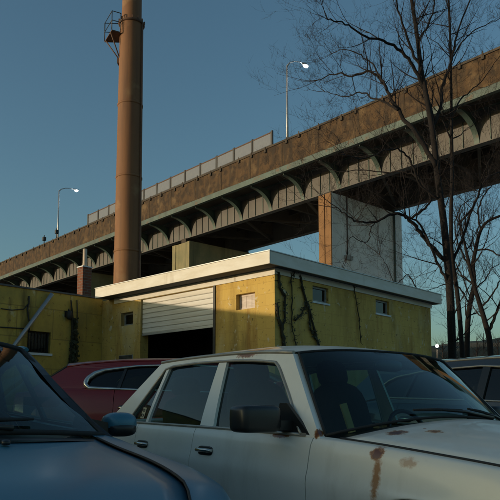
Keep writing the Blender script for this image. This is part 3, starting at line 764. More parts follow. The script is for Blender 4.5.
tree('bare_tree', 'slim upright bare tree stem close beside the thick trunk right of the garage', 17.4,
     ([(463, 400), (462, 350), (458, 300), (452, 255), (451, 215), (452, 175), (451.5, 130), (451, 90), (450.5, 50), (449, 10), (446, -40)], (.07, .026)),
     [([(453, 262), (462, 240), (470, 215), (478, 195), (487, 178), (500, 172), (515, 165)], (.045, .012), 1.0),
      ([(458, 225), (472, 208), (480, 190), (484, 172), (495, 150)], (.03, .010), -1.0),
      ([(451, 120), (460, 100), (470, 92), (482, 80), (497, 60)], (.025, .008), .6),
      ([(451, 140), (443, 120), (440, 95), (433, 70), (430, 45)], (.022, .008), -.8),
      ([(451, 60), (462, 42), (475, 30), (492, 22), (510, 12)], (.022, .008), .8)], twig_levels=3, dens=.9)
tree('bare_tree', 'bare tree with a trunk bending right, second trunk from the right edge', 19.0,
     ([(468, 400), (467, 345), (469, 310), (474, 285), (473, 265), (476, 248), (480, 232), (487, 222), (500, 216), (516, 212)], (.09, .03)),
     [([(473, 268), (463, 255), (457, 240), (455, 222), (462, 205)], (.035, .010), .6),
      ([(476, 250), (490, 250), (502, 256), (515, 250)], (.03, .010), -.8),
      ([(481, 230), (478, 212), (484, 195), (495, 182), (505, 170)], (.03, .010), .9),
      ([(470, 305), (462, 290), (452, 283), (440, 286), (425, 292)], (.022, .008), -.6),
      ([(472, 290), (485, 280), (492, 268), (505, 262)], (.022, .008), .8)], twig_levels=3, dens=1.0)
tree('bare_tree', 'bare tree nearest the right edge with a forked leaning trunk', 18.2,
     ([(492, 400), (490, 345), (485, 322), (480, 305), (474, 285), (470, 268), (466, 250), (462, 232)], (.095, .03)),
     [([(489, 330), (497, 312), (504, 290), (515, 270)], (.05, .016), .5),
      ([(481, 308), (492, 295), (500, 280), (510, 262)], (.03, .010), -.6),
      ([(474, 285), (462, 275), (455, 262), (446, 258), (436, 270)], (.024, .008), .8),
      ([(470, 268), (480, 255), (486, 240), (490, 225)], (.024, .008), -.5)], twig_levels=3, dens=.9)
# scrubby small trees on the far bank
for i, (px, Y, h_) in enumerate(((442, 100, 4.5), (455, 104, 5.5), (476, 100, 5.0), (483, 108, 6.0), (497, 102, 5.0))):
    zg = 9.0; q = at_depth(px, 345, Y)
    root = empty('scrub_tree', (q.x, q.y, zg * .55)); tag(root, ['small far bare tree on the bank, leftmost of five', 'small far bare tree on the bank, second from the left', 'small far bare tree on the bank, third from the left', 'small far bare tree on the bank, fourth from the left', 'small far bare tree on the bank, rightmost of five'][i], 'tree', 'small bare trees on the far bank')
    tm = MB(); tm.tube([(0, 0, 0), (.1, 0, h_ * .8), (.2, .1, h_ * 1.4)], [.14, .09, .03], 6)
    for k in range(26):
        z = rt.uniform(.45, 1.0) * h_ * 1.3; a = rt.uniform(0, 6.28)
        twig_tree(tm, Vector((.12, 0, z)), Vector((math.cos(a), math.sin(a), .8)).normalized(), rt.uniform(1.2, 2.4), .035, 1)
    tm.build('branches', M['twig'], root)

# ------------------------------------------------------------------ cars
def spl(tab):
    xs = [p[0] for p in tab]; ys = [p[1] for p in tab]; n = len(xs)
    ms = []
    for i in range(n):
        if i == 0: ms.append((ys[1] - ys[0]) / (xs[1] - xs[0]))
        elif i == n - 1: ms.append((ys[-1] - ys[-2]) / (xs[-1] - xs[-2]))
        else:
            a = (ys[i] - ys[i - 1]) / (xs[i] - xs[i - 1]); b = (ys[i + 1] - ys[i]) / (xs[i + 1] - xs[i])
            ms.append(0 if a * b <= 0 else 2 * a * b / (a + b))
    def f(x):
        if x <= xs[0]: return ys[0]
        if x >= xs[-1]: return ys[-1]
        for i in range(n - 1):
            if x <= xs[i + 1]:
                h = xs[i + 1] - xs[i]; t = (x - xs[i]) / h
                return ((2 * t ** 3 - 3 * t * t + 1) * ys[i] + (t ** 3 - 2 * t * t + t) * h * ms[i] + (-2 * t ** 3 + 3 * t * t) * ys[i + 1] + (t ** 3 - t * t) * h * ms[i + 1])
    return f
def resample(poly, n):
    d = [0]
    for a, b in zip(poly[:-1], poly[1:]): d.append(d[-1] + math.hypot(b[0] - a[0], b[1] - a[1]))
    o = []
    for k in range(n + 1):
        t = d[-1] * k / n; i = 0
        while i < len(d) - 2 and d[i + 1] < t: i += 1
        u = (t - d[i]) / max(1e-9, d[i + 1] - d[i])
        o.append((poly[i][0] + (poly[i + 1][0] - poly[i][0]) * u, poly[i][1] + (poly[i + 1][1] - poly[i][1]) * u))
    return o

def make_car(label, loc, heading, S, paint, glassm, group='parked cars', cat='car'):
    root = empty('parked_car', (loc[0], loc[1], 0), math.atan2(heading[1], heading[0]))
    tag(root, label, cat, group)
    w, zs, zc = spl(S['w']), spl(S['zs']), spl(S['roof'])
    xf, xr = S['xf'], S['xr']
    prof = spl(S['prof'])
    WR_, wx = S['wheel_r'], S['wheels']
    AR = WR_ + .065; rock = S.get('rocker', .22)
    def zl(x):
        z = rock
        for c in wx:
            if abs(x - c) < AR: z = max(z, WR_ + math.sqrt(AR * AR - (x - c) ** 2))
        return z
    def skin(x, t):
        a, b = zl(x), zs(x); z = a + (b - a) * t
        return w(x) * prof(z / b), z
    TOP = S.get('top', ((.930, .006), (.905, .012)))
    for sgn in (-1, 1):
        for (nm, x0, x1) in S['panels']:
            n = max(6, int(abs(x1 - x0) / .035)); nt_ = 22
            rows = []
            for i in range(-1, n + 2):
                ii = min(max(i, 0), n); x = x0 + (x1 - x0) * ii / n
                inn = .02 if i < 0 or i > n else 0
                col_ = []
                y, z = skin(x, 0); col_.append((x, sgn * (y - .05), z + .012)); 
                for j in range(nt_ + 1):
                    y, z = skin(x, j / nt_); col_.append((x, sgn * (y - inn), z))
                for k, (fy, dz) in enumerate(TOP):
                    col_.append((x, sgn * (w(x) * fy), zs(x) + dz - (inn * .6)))
                rows.append(col_)
            pm = MB().grid(rows[1:-1], True, flip=(sgn > 0))
            pm.grid(rows[:2], False, flip=(sgn > 0)).grid(rows[-2:], False, flip=(sgn > 0)).build(nm, paint, root)
    EF = TOP[-1][0] - .006
    # hood & deck
    xA0, xA1, xC1, xC0 = S['xA0'], S['xA1'], S['xC1'], S['xC0']
    bow = S.get('bow', .14); hc = S.get('hood_crown', .035); cr_ = S.get('cowl_rise', .03)
    def sheet(nm, xa, xb, bowa, bowb, crown, z_off=.012, nx=18, ny=18, power=2.0):
        rows = []
        for i in range(nx + 1):
            row = []
            for j in range(ny + 1):
                v = -1 + 2 * j / ny; u = i / nx
                x = (xa + bowa * (1 - v * v)) * (1 - u) + (xb + bowb * (1 - v * v)) * u
                xc = min(max(x, xr), xf)
                c = crown * (1 - abs(v) ** power)
                row.append((x, v * EF * w(xc), zs(xc) + z_off + c - max(0, x - xf) * .35 - max(0, xr - x) * .3))
            rows.append(row)
        # turned-down rim
        def drop(row): return [(p[0], p[1], p[2] - .03) for p in row]
        rows = [drop(rows[0])] + rows + [drop(rows[-1])]
        rows = [[(r[0][0], r[0][1], r[0][2] - .03)] + r + [(r[-1][0], r[-1][1], r[-1][2] - .03)] for r in rows]
        return MB().grid(rows, True, flip=True).build(nm, paint, root)
    hood = sheet('hood', xA0 + .10, xf - .01, bow, .10, hc)
    for sgn in (-1, 1):
        hp = []
        for i in range(17):
            x = xA0 + .10 + (xf - .02 - xA0 - .10) * i / 16; hp.append((x, sgn * (EF + .0035) * w(x), zs(x) + TOP[-1][1] + .001))
        MB().tube(hp, S.get('gap', .0075), 6).build('shut_line', M['rubber'], hood)
    deck = sheet('trunk_lid' if not S.get('hatch') else 'tailgate_shelf', xr + .01, xC0 - .06, -.06, -.05, .02)
    # greenhouse skin
    tum = S['tumble']; zr = spl(S['rail'])
    def yg(x, z):
        xx = min(max(x, xC0), xA0); b = zs(xx); r_ = zr(x)
        q = max(0, (z - b) / max(.05, r_ - b)); return w(xx) * TOP[0][0] + .004 - tum * q ** 1.12
    K = 12
    outer = [resample([(xA0, zs(xA0) + .005), *S.get('A_mid', []), (xA1, zr(xA1))], K),
             resample([(xA1 + (xC1 - xA1) * i / 12, zr(xA1 + (xC1 - xA1) * i / 12)) for i in range(13)], K),
             resample([(xC1, zr(xC1)), *S.get('C_mid', []), (xC0, zs(xC0) + .005)], K),
             resample([(xC0 + (xA0 - xC0) * i / 8, zs(xC0 + (xA0 - xC0) * i / 8) + .005) for i in range(9)], K)]
    D = S['dlo']
    inner = [resample(e, K) for e in D]        # front, top, rear, bottom edges, same order
    for sgn in (-1, 1):
        rows_o = [p for e in outer for p in e[:-1]]; rows_i = [p for e in inner for p in e[:-1]]
        O = [(x, sgn * yg(x, z), z) for x, z in rows_o]; I = [(x, sgn * (yg(x, z)), z) for x, z in rows_i]
        I2 = [(x, sgn * (yg(x, z) - .03), z) for x, z in rows_i]
        O2 = [(x, sgn * (yg(x, z) - .035), z) for x, z in rows_o]
        MB().grid([O2 + [O2[0]], O + [O[0]], I + [I[0]], I2 + [I2[0]]], False, flip=(sgn < 0)).build('side_frame', S.get('frame_mat', paint), root)
        if S.get('dlo_trim'):
            r_, mt = S['dlo_trim'][:2]; rk = S['dlo_trim'][-1] if len(S['dlo_trim']) > 2 else r_
            rr_ = [r_ + (rk - r_) * max(0, math.sin(math.pi * (i - 2 * K + 3) / (K + 6))) if 2 * K - 3 <= i <= 3 * K + 3 else r_ for i in range(4 * K)] + [r_]
            MB().tube([(x, sgn * (yg(x, z) + .002), z) for x, z in rows_i] + [(rows_i[0][0], sgn * (yg(*rows_i[0]) + .002), rows_i[0][1])], rr_, 6).build('window_trim', mt, root)
        for nm, pb0, pt0, pt1, pb1 in S['panes']:   # (x,z) corners
            rows = []
            for i in range(9):
                u = i / 8; row = []
                for j in range(7):
                    v = j / 6
                    bx_ = pb0[0] + (pb1[0] - pb0[0]) * u; bz = pb0[1] + (pb1[1] - pb0[1]) * u
                    tx = pt0[0] + (pt1[0] - pt0[0]) * u; tz = pt0[1] + (pt1[1] - pt0[1]) * u
                    x = bx_ + (tx - bx_) * v; z = bz + (tz - bz) * v
                    row.append((x, sgn * (yg(x, z) - .016), z))
                rows.append(row)
            MB().grid(rows, True, flip=(sgn > 0)).build(nm, glassm, root)
        for nm, quad, mt, off in S['strips']:       # pillars between panes: quad of (x,z) bottom0, top0, top1, bottom1
            rows = []
            for i in (0, 0, 1, 1):
                pass
            b0, t0, t1, b1 = quad
            col_ = []
            for u, dy in ((0, -.02), (0, 0), (1, 0), (1, -.02)):
                row = []
                for j in range(7):
                    v = j / 6
                    xb, zb2 = (b0 if u == 0 else b1); xt, zt2 = (t0 if u == 0 else t1)
                    x = xb + (xt - xb) * v; z = zb2 + (zt2 - zb2) * v
                    row.append((x, sgn * (yg(x, z) + off + dy), z))
                col_.append(row)
            MB().grid(col_, False, flip=(sgn > 0)).build(nm, mt, root)
    # roof
    ry = lambda x: yg(x, zr(x)) - .035
    bt = S.get('bow_top', .06)
    rows = []
    NX_, NY_ = 20, 24
    for i in range(NX_ + 1):
        u = i / NX_; row = []
        for j in range(NY_ + 1):
            v = -1 + 2 * j / NY_
            x = xA1 + (xC1 - xA1) * u + bt * (1 - v * v) * ((1 - u) - u)
            xq = xA1 + (xC1 - xA1) * u
            e = zr(xq) + .012; c = zc(xq)
            row.append((x, v * (ry(xq) + .02), e + (c - e) * (1 - abs(v) ** 2.8)))
        rows.append(row)
    roof = MB().grid(rows, True).build('roof', paint, root)
    # drip strips
    for sgn in (-1, 1):
        MB().tube([(xA1 + (xC1 - xA1) * i / 12, sgn * (ry(xA1 + (xC1 - xA1) * i / 12) + .03), zr(xA1 + (xC1 - xA1) * i / 12) + .008) for i in range(13)], .012, 6).build('drip_rail', S.get('drip', paint), roof)
    # windscreen and rear window with rubber seals
    def screen(nm, xb, xt, bb, b2, zb0, zt0, outn, gm):
        rows = []
        yb = yg(xb, zb0) - .035; yt = ry(xt) + .0
        for i in range(13):
            u = i / 12; row = []
            for j in range(17):
                v = -1 + 2 * j / 16
                x = (xb + bb * (1 - v * v)) * (1 - u) + (xt + b2 * (1 - v * v)) * u
                y = v * (yb * (1 - u) + yt * u)
                z = (zb0 + (cr_ if outn > 0 else .03) * (1 - v * v)) * (1 - u) + (zt0 + (zc(xt) - zr(xt)) * .75 * (1 - abs(v) ** 2.8)) * u
                k = .022 * 4 * u * (1 - u) * (1 - v ** 6)
                row.append((x + outn * k, y, z + k * .6))
            rows.append(row)
        g_ = MB().grid(rows, True, flip=(outn > 0)).build(nm, gm, root)
        edge = rows[0] + [r[-1] for r in rows[1:]] + rows[-1][::-1][1:] + [r[0] for r in rows[::-1][1:-1]]
        MB().tube(edge + [edge[0]], S.get('seal_r', .012), 6).build('seal', M['rubber'], g_)
        return g_, rows
    ws, wr = screen('windshield', xA0 - .005, xA1 + .01, bow, bt, zs(xA0) + .02, zr(xA1) + .008, 1, S.get('wsm', M['windshield']))
    screen('rear_window', xC0 + .005, xC1 - .01, -.08, -bt, zs(xC0) + .02, zr(xC1) + .008, -1, S.get('rwm', glassm))
    # cowl strip and wipers
    rows = []
    for k, (dx, dz) in enumerate(((-.02, -.015), (.05, -.012), (.115, -.02))):
        rows.append([(xA0 + dx + bow * (1 - v * v), v * .86 * w(xA0), zs(xA0) + .014 + dz + cr_ * (1 - v * v)) for v in [-1 + 2 * j / 16 for j in range(17)]])
    MB().grid(rows, True).build('cowl', M['plastic'], root)
    for y0, y1 in S.get('wipers', ((-.25, .42), (.35, -.30))):
        v0, v1 = y0 / .8, y1 / .8
        def wp(v, u):
            i = min(11.99, max(0, u * 12)); i0 = int(i); j = min(15.99, max(0, (v + 1) / 2 * 16)); j0 = int(j); a, b = i - i0, j - j0
            g_ = lambda p, q: Vector(wr[p][q])
            return (g_(i0, j0) * (1 - a) * (1 - b) + g_(i0 + 1, j0) * a * (1 - b) + g_(i0, j0 + 1) * (1 - a) * b + g_(i0 + 1, j0 + 1) * a * b) + Vector((.016, 0, .014))
        pts = [wp(v0, 0), wp(v0 * .6 + v1 * .4, .035), wp(v0 * .3 + v1 * .7, .055)]
        wpo = MB().tube(pts, [.012, .009, .007], 5).build('wiper', M['plastic'], root)
        MB().tube([wp(v0 * .55 + v1 * .45, .05), wp(v0 * .25 + v1 * .75, .06), wp(v1, .075)], [.007, .009, .006], 5).build('blade', M['rubber'], wpo)
    # front and rear ends
    for nm, xe, sg, bl in (('front_bumper', xf, 1, .12), ('rear_bumper', xr, -1, .10)):
        rows = []
        for i in range(15):
            t = i / 14; z = rock + (zs(xe) + .004 - rock) * t; row = []
            for j in range(21):
                v = -1 + 2 * j / 20
                px_ = prof(z / zs(xe))
                row.append((xe + sg * (bl * (1 - v ** 4) * (1 - .35 * t * t) + (.05 * math.exp(-((z - .45) / .12) ** 2)) * (1 - v ** 8)), v * w(xe) * px_ * (1 - .02 * t), z))
            rows.append(row)
        MB().grid(rows, True, flip=(sg > 0)).build(nm, paint, root)
    for sgn in (-1, 1):
        for nm, x0, x1, q0, q1, mt in S['lights']:
            rows = []
            for i in range(11):
                x = x0 + (x1 - x0) * i / 10; row = []
                for j in range(9):
                    q = q0 + (q1 - q0) * (j / 8); zz = q * zs(x)
                    row.append((x, sgn * (w(x) * prof(q) + .004 + .012 * math.sin(math.pi * i / 10) * math.sin(math.pi * j / 8)), zz))
                rows.append(row)
            MB().grid(rows, True, flip=(sgn > 0)).build(nm, mt, root)
        # lamp on the end face
        sgx = 1
        for nm, xe, sg, q0, q1, mt in (('headlight', xf, 1, *S['hl_q'], M['lens']), ('tail_light', xr, -1, .66, .9, M['tail'])):
            m_ = MB(); rows = []
            for i in range(7):
                row = []
                for j in range(9):
                    v = (.99 - .30 * j / 8); z = (q0 + (q1 - q0) * i / 6) * zs(xe); t = (z - rock) / (zs(xe) - rock)
                    bl = .12 if sg > 0 else .10
                    row.append((xe + sg * (bl * (1 - v ** 4) * (1 - .35 * t * t) + .008 + .012 * math.sin(math.pi * i / 6)), sgn * v * w(xe) * prof(z / zs(xe)), z))
                rows.append(row)
            m_.grid(rows, True, flip=(sgn * sg > 0)).build(nm, mt, root)
    MB().box(xf + .09, xf + .155, -.40, .40, zs(xf) * .66, zs(xf) * .90).build('grille', M['plastic'], root)
    # wheels
    for c in wx:
        for sgn in (-1, 1):
            yy = sgn * (w(c) - .12)
            T_ = Matrix.Translation((c, yy, WR_))
            wh = MB().lathe([(WR_ * .62, -.10), (WR_ * .92, -.105), (WR_, -.07), (WR_, .07), (WR_ * .92, .105), (WR_ * .62, .10)], 32, 'y').xf(T_).build('wheel', M['rubber'], root)
            MB().lathe([(WR_ * .62, .085 * sgn), (WR_ * .58, .06 * sgn), (WR_ * .3, .05 * sgn), (.05, .075 * sgn), (.001, .075 * sgn)], 24, 'y').xf(T_).build('rim', M['rim'], wh)
    # dark underbody and cabin tub
    hw = S['w'][len(S['w']) // 2][1]
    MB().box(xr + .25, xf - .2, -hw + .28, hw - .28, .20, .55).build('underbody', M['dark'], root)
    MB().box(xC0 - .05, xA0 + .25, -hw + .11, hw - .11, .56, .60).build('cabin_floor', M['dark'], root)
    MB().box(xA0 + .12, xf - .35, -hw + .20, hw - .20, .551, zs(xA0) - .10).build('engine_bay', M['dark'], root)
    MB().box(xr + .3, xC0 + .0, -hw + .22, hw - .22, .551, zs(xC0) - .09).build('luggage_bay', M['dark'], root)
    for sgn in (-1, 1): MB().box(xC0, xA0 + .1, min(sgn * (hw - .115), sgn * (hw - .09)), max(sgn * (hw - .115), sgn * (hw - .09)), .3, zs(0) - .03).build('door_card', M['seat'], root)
    da = MB(); zd = zs(xA0)
    da.prism([(xA0 + .16, zd - .02), (xA0 - .10, zd + .02), (xA0 - .28, zd - .0), (xA0 - .34, zd - .12), (xA0 - .25, zd - .4), (xA0 + .16, zd - .4)], -hw + .17, hw - .17)
    da.build('dashboard', M['plastic'], root, bevel=.03)
    sx = S.get('seat_x', .05)
    for sgn in (-1, 1):
        y = sgn * .37
        s_ = MB().blob((sx + .12, y, .66), (.28, .25, .10), 16, 10, .5).build('front_seat', M['seat'], root)
        bk_ = MB().blob((0, 0, .30), (.085, .245, .33), 16, 10, .55).xf(Matrix.Translation((sx - .14, y, .64)) @ Matrix.Rotation(R(-18), 4, 'Y')).build('backrest', M['seat'], s_)
        hz = .64 + .70
        hr = MB().blob((0, 0, .73), (.055, .135, .10), 14, 8, .6).xf(Matrix.Translation((sx - .14, y, .62)) @ Matrix.Rotation(R(-18), 4, 'Y')).build('headrest', M['seat'], s_)
    rs = MB().blob((sx - .75, 0, .64), (.28, .62, .10), 16, 10, .5).build('rear_seat', M['seat'], root)
    MB().blob((0, 0, .28), (.09, .62, .32), 16, 10, .5).xf(Matrix.Translation((sx - 1.05, 0, .62)) @ Matrix.Rotation(R(-22), 4, 'Y')).build('backrest', M['seat'], rs)
    for sgn in (-1, 1): MB().blob((0, 0, .66), (.05, .13, .08), 12, 8, .6).xf(Matrix.Translation((sx - 1.05, sgn * .36, .62)) @ Matrix.Rotation(R(-22), 4, 'Y')).build('headrest', M['seat'], rs)
    # steering wheel (left-hand drive)
    pts = [(0, .18 * math.cos(a), .18 * math.sin(a)) for a in [2 * math.pi * i / 20 for i in range(21)]]
    MB().tube(pts, .015, 6).tube([(0, -.17, 0), (0, .17, 0)], .014, 5).tube([(0, 0, 0), (.25, 0, -.02)], .03, 6).xf(Matrix.Translation((xA0 - .48, .37, zd - .03)) @ Matrix.Rotation(R(-22), 4, 'Y')).build('steering_wheel', M['plastic'], root)
    MB().blob((xA1 - .02 + .12, 0, zr(xA1) - .05), (.02, .12, .035), 12, 8, .6).build('rear_view_mirror', M['plastic'], root)
    # door mirrors
    mx_, my_, mz_, mr_, me_ = S['mirror']
    for sgn in (-1, 1):
        b_ = MB().blob((mx_, sgn * (my_), mz_), mr_, 20, 14, me_).build('door_mirror', S.get('mirror_mat', M['plastic']), root)
        MB().blob((mx_ - mr_[0] * .75, sgn * my_, mz_), (mr_[0] * .30, mr_[1] * .90, mr_[2] * .88), 14, 10, me_).build('mirror_glass', M['chrome'], b_)
        yb_ = yg(mx_, zs(mx_) + .06)
        MB().bar((mx_ + .01, sgn * (yb_ - .04), zs(mx_) + .05), (mx_, sgn * (my_ - mr_[1] * .5), mz_ - mr_[2] * .45), .09, .05).build('arm', M['plastic'], b_)
        sh_ = S.get('sail', .17)
        if S.get('two_tone'): MB().blob((mx_ + .004, sgn * my_, mz_ - mr_[2] * .38), (mr_[0] * .99, mr_[1] * .97, mr_[2] * .70), 20, 12, me_).build('mirror_base', M['plastic'], b_)
        MB().prism([(mx_ - .10, zs(mx_) + .004), (mx_ + .20, zs(mx_ + .2) + .004), (mx_ + .0, zs(mx_) + sh_), (mx_ - .06, zs(mx_) + sh_)], sgn * (yb_ - .008), sgn * (yb_ + .012)).build('sail_panel', M['plastic'], b_)
    # door handles
    for hx in S['handles']:
        for sgn in (-1, 1):
            z = S['handle_z']; y = w(hx) * prof(z / zs(hx))
            cup = MB().blob((hx, sgn * (y + .001), z), (.085, .006, .030), 16, 8, .5).build('door_handle', M['plastic'], root)
            MB().tube([(hx - .085, sgn * (y + .002), z + .004), (hx - .06, sgn * (y + .028), z + .006), (hx + .06, sgn * (y + .028), z + .006), (hx + .085, sgn * (y + .002), z + .004)], [.010, .012, .012, .010], 8).build('grip', S.get('handle_mat', M['chrome']), cup)
    return root, dict(w=w, zs=zs, yg=yg, prof=prof, zr=zr)

# --- white square-cut sedan
W_SPEC = dict(xf=2.36, xr=-2.42, w=[(-2.42, .78), (-2.2, .83), (-1.6, .868), (-.8, .88), (0, .885), (.9, .878), (1.6, .86), (2.1, .825), (2.36, .77)],
    zs=[(-2.42, .90), (-2.2, .925), (-1.6, .945), (-.8, .942), (0, .932), (.6, .918), (1.0, .90), (1.6, .853), (2.1, .795), (2.36, .73)],
    roof=[(-1.4, 1.42), (-1.05, 1.45), (-.6, 1.474), (-.1, 1.476), (.22, 1.455), (.5, 1.405), (.6, 1.39)],
    rail=[(-1.8, 1.34), (-1.1, 1.395), (-.6, 1.402), (0, 1.394), (.5, 1.364), (1.0, 1.30)],
    prof=[(.2, .93), (.35, .962), (.5, .985), (.70, .997), (.785, 1.0), (.812, .990), (.92, .968), (.975, .954), (1.0, .938)],
    top=((.930, .005), (.912, .008), (.888, .012)), wheel_r=.31, wheels=(1.52, -1.42), rocker=.24,
    panels=[('front_fender', .863, 2.36), ('front_door', -.272, .857), ('rear_door', -1.12, -.278), ('rear_quarter', -2.42, -1.126)],
    xA0=.91, xA1=.50, xC1=-1.10, xC0=-1.74, tumble=.165, bow=.15, bow_top=.06,
    dlo=[[(.76, .925), (.59, 1.12), (.42, 1.29), (.37, 1.322)], [(.37, 1.322), (.30, 1.332), (0, 1.355), (-.5, 1.368), (-.92, 1.362), (-.98, 1.345)], [(-.98, 1.345), (-1.15, 1.15), (-1.33, .955)], [(-1.33, .955), (0, .940), (.76, .925)]],
    panes=[('front_window', (-.08, .930), (-.15, 1.365), (.42, 1.335), (.80, .915)), ('rear_window_glass', (-.98, .942), (-.92, 1.372), (-.235, 1.375), (-.225, .932)), ('quarter_window', (-1.36, .945), (-1.0, 1.365), (-.94, 1.372), (-1.01, .942))],
    strips=[('door_pillar', ((-.235, .945), (-.24, 1.366), (-.15, 1.366), (-.075, .945)), None, .003),
            ('window_divider', ((-1.025, .955), (-.965, 1.362), (-.925, 1.364), (-.985, .955)), None, .003),
            ('belt_trim', ((-1.40, .945), (-1.40, .962), (.80, .934), (.80, .917)), None, .006)],
    seal_r=.008, dlo_trim=(.010, M['trim_dull']), lights=[('turn_signal', 2.16, 2.34, .66, .88, M['lens_amber'])], hl_q=(.64, .90),
    mirror=(.64, 1.02, 1.005, (.075, .125, .070), .35), handles=(-.10, -.98), handle_z=.80, seat_x=.05, wipers=((.42, -.28), (.70, .18)), drip=M['trim_dull'], hood_crown=.10, cowl_rise=.088)
def fill_mats(sp, m_):
    sp['strips'] = [(a, b, c or m_, d) for a, b, c, d in sp['strips']]
W_SPEC['strips'] = [(a, b, (M['trim_dull'] if a == 'belt_trim' else c or M['paint_white']), d) for a, b, c, d in W_SPEC['strips']]
WF = Vector((.574, -.819)); WF.normalize()
WLOC = (.495, 4.49)
wcar, WA = make_car('weathered white square-cut sedan with rust spots and a black door mirror in front', WLOC, WF, W_SPEC, M['paint_white'], M['carglass'])

# --- blue rounded sedan, front towards the camera
B_SPEC = dict(xf=2.15, xr=-2.35, w=[(-2.35, .74), (-2.0, .83), (-1.4, .885), (-.6, .90), (.3, .90), (1.0, .905), (1.6, .915), (1.9, .895), (2.15, .80)],
    zs=[(-2.35, .98), (-1.8, 1.0), (-.8, .985), (.2, .955), (.7, .945), (.95, .93), (1.3, .895), (1.6, .87), (1.9, .835), (2.15, .77)],
    roof=[(-1.3, 1.36), (-.8, 1.43), (-.4, 1.45), (0, 1.44), (.35, 1.38)],
    rail=[(-1.6, 1.25), (-1.0, 1.355), (-.4, 1.385), (0, 1.372), (.3, 1.325), (.9, 1.12)],
    prof=[(.2, .90), (.33, .945), (.5, .985), (.62, 1.0), (.78, 1.0), (.89, .992), (.96, .972), (1.0, .945)],
    top=((.925, .006), (.88, .016), (.81, .020)), wheel_r=.33, wheels=(1.36, -1.36), rocker=.22,
    panels=[('front_fender', .822, 2.15), ('front_door', -.252, .816), ('rear_door', -1.12, -.258), ('rear_quarter', -2.35, -1.126)],
    xA0=.95, xA1=.18, xC1=-1.02, xC0=-1.72, tumble=.21, bow=.22, bow_top=.09, A_mid=[(.72, 1.10), (.50, 1.225)],
    dlo=[[(.72, .975), (.46, 1.13), (.12, 1.285)], [(.12, 1.285), (-.3, 1.32), (-.7, 1.305), (-1.0, 1.26)], [(-1.0, 1.26), (-1.2, 1.13), (-1.38, 1.03)], [(-1.38, 1.03), (-.3, .995), (.72, .975)]],
    panes=[('front_window', (-.22, .99), (-.22, 1.318), (.12, 1.285), (.72, .975)), ('rear_window_glass', (-1.38, 1.03), (-1.0, 1.26), (-.26, 1.318), (-.28, .992))],
    strips=[('door_pillar', ((-.29, .985), (-.27, 1.322), (-.21, 1.322), (-.21, .985)), M['plastic'], .002)],
    dlo_trim=(.009, M['plastic']), lights=[('headlight', 1.83, 2.14, .70, .93, M['lens'])], hl_q=(.62, .92),
    sail=.06, two_tone=1, gap=.004, mirror=(.64, .965, .985, (.085, .076, .055), .72), handles=(-.12, -.98), handle_z=.82, seat_x=-.05, wipers=((-.1, .5), (.4, -.2)), hood_crown=.03)
BF = Vector((.5, -.866)); BLOC = (-1.775, 3.22)
B_SPEC['frame_mat'] = M['plastic']; B_SPEC['mirror_mat'] = M['paint_blue']; B_SPEC['handle_mat'] = M['paint_blue']
bcar, BA = make_car('glossy blue rounded sedan with its bonnet nearest at the lower left', BLOC, BF, B_SPEC, M['paint_blue'], M['carglass'])

for yy in (.34, -.34):
    nz = MB().blob((1.30, yy, BA['zs'](1.30) + .048), (.022, .016, .010), 10, 6, .7).build('washer_nozzle', M['plastic'], bcar)
# --- dark red crossover behind
R_SPEC = dict(xf=2.35, xr=-2.35, w=[(-2.35, .76), (-2.0, .86), (-1.4, .92), (-.6, .935), (.5, .935), (1.2, .92), (1.9, .86), (2.35, .70)],
    zs=[(-2.35, 1.22), (-1.8, 1.265), (-1.0, 1.255), (0, 1.215), (.8, 1.165), (1.5, 1.08), (2.0, .98), (2.35, .84)],
    roof=[(-2.0, 1.59), (-1.4, 1.645), (-.8, 1.67), (-.2, 1.67), (.3, 1.61)],
    rail=[(-2.1, 1.48), (-1.6, 1.56), (-1.0, 1.60), (-.2, 1.605), (.3, 1.55), (1.0, 1.34)],
    prof=[(.15, .90), (.28, .94), (.42, .985), (.6, 1.0), (.78, .998), (.9, .975), (.96, .95), (1.0, .92)],
    top=((.905, .010), (.89, .015), (.865, .02)), wheel_r=.38, wheels=(1.42, -1.42), rocker=.28,
    panels=[('front_fender', .862, 2.35), ('front_door', -.242, .856), ('rear_door', -1.16, -.248), ('rear_quarter', -2.35, -1.166)],
    xA0=1.05, xA1=.25, xC1=-1.78, xC0=-2.2, tumble=.20, bow=.2, bow_top=.08, hatch=1,
    dlo=[[(.80, 1.195), (.5, 1.37), (.18, 1.515)], [(.18, 1.515), (-.3, 1.558), (-.92, 1.545), (-1.31, 1.495)], [(-1.31, 1.495), (-1.42, 1.455), (-1.50, 1.39), (-1.515, 1.33), (-1.46, 1.285)], [(-1.46, 1.285), (-1.0, 1.268), (-.2, 1.24), (.80, 1.195)]],
    panes=[('front_window', (-.22, 1.23), (-.22, 1.56), (.18, 1.52), (.82, 1.19)), ('rear_window_glass', (-1.12, 1.265), (-1.05, 1.54), (-.28, 1.56), (-.28, 1.235)), ('quarter_window', (-1.49, 1.28), (-1.40, 1.47), (-1.07, 1.535), (-1.14, 1.265))],
    strips=[('door_pillar', ((-.29, 1.235), (-.29, 1.556), (-.21, 1.556), (-.21, 1.23)), M['plastic'], .002), ('window_divider', ((-1.15, 1.265), (-1.08, 1.528), (-1.05, 1.53), (-1.11, 1.265)), M['plastic'], .002)],
    dlo_trim=(.014, M['chrome'], .034), lights=[('headlight', 2.0, 2.33, .74, .92, M['lens']), ('tail_light', -2.33, -2.05, .72, .9, M['tail'])], hl_q=(.7, .92),
    mirror=(.72, 1.06, 1.27, (.10, .12, .08), .7), handles=(-.12, -1.02), handle_z=1.06, seat_x=-.05, hood_crown=.06, mirror_mat=M['paint_red'])
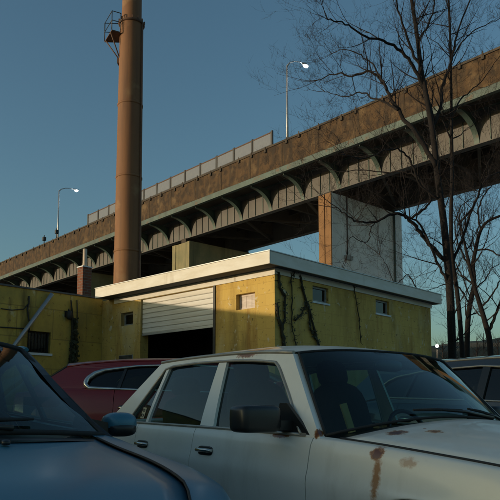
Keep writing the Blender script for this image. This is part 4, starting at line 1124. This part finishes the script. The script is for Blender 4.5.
rcar, RA = make_car('dark red rounded crossover with bright window trim parked behind the two sedans', (-.35, 8.3), Vector((1, -.02)).normalized(), R_SPEC, M['paint_red'], M['tintglass'])

# --- black wagon at the right edge
K_SPEC = dict(R_SPEC); K_SPEC.update(zs=[(x, z - .16) for x, z in R_SPEC['zs']], roof=[(x, z - .10) for x, z in R_SPEC['roof']], rail=[(x, z - .10) for x, z in R_SPEC['rail']],
    dlo=[[(x, z - .115) for x, z in e] for e in R_SPEC['dlo']],
    panes=[(n_, *[(p[0], p[1] - .115) for p in q]) for n_, *q in R_SPEC['panes']],
    strips=[(n_, tuple((p[0], p[1] - .115) for p in q), m_, o_) for n_, q, m_, o_ in R_SPEC['strips']],
    mirror=(.72, 1.06, 1.13, (.10, .12, .08), .7), handle_z=.95, mirror_mat=M['paint_black'], dlo_trim=(.010, M['trim_dull']), drip=M['trim_dull'])
kcar, KA = make_car('black car parked beyond the white sedan at the right edge', (2.85, 6.15), WF, K_SPEC, M['paint_black'], M['tintglass'])
# sticker in the white car's quarter window
yq = lambda x, z: -(WA['yg'](x, z) - .012)
sk = [(-1.165, .985), (-1.105, .982), (-1.105, 1.062), (-1.165, 1.065)]
stk = MB().add([(x, yq(x, z), z) for x, z in sk], [(0, 1, 2, 3)]).build('window_sticker', M['sticker'], wcar)
for zc2 in (1.005, 1.042):
    ring = [(-1.135 + .016 * math.cos(a), yq(-1.135, zc2) - .003, zc2 + .012 * math.sin(a)) for a in [2 * math.pi * i / 10 for i in range(11)]]
    MB().tube(ring, .003, 4).build('mark', M['plastic'], stk)
# card on the white car's dashboard
tc_ = MB().box(-.006, .006, -.022, .022, 0, .16).xf(Matrix.Translation((.80, -.50, .93)) @ Matrix.Rotation(R(-14), 4, 'Y') @ Matrix.Rotation(R(10), 4, 'X')).build('dashboard_card', M['tan'])
tc_.data.transform(Matrix.Translation((WLOC[0], WLOC[1], 0)) @ Matrix.Rotation(math.atan2(WF.y, WF.x), 4, 'Z'))
tag(tc_, 'narrow tan card standing on the dashboard behind the white car windscreen', 'card')
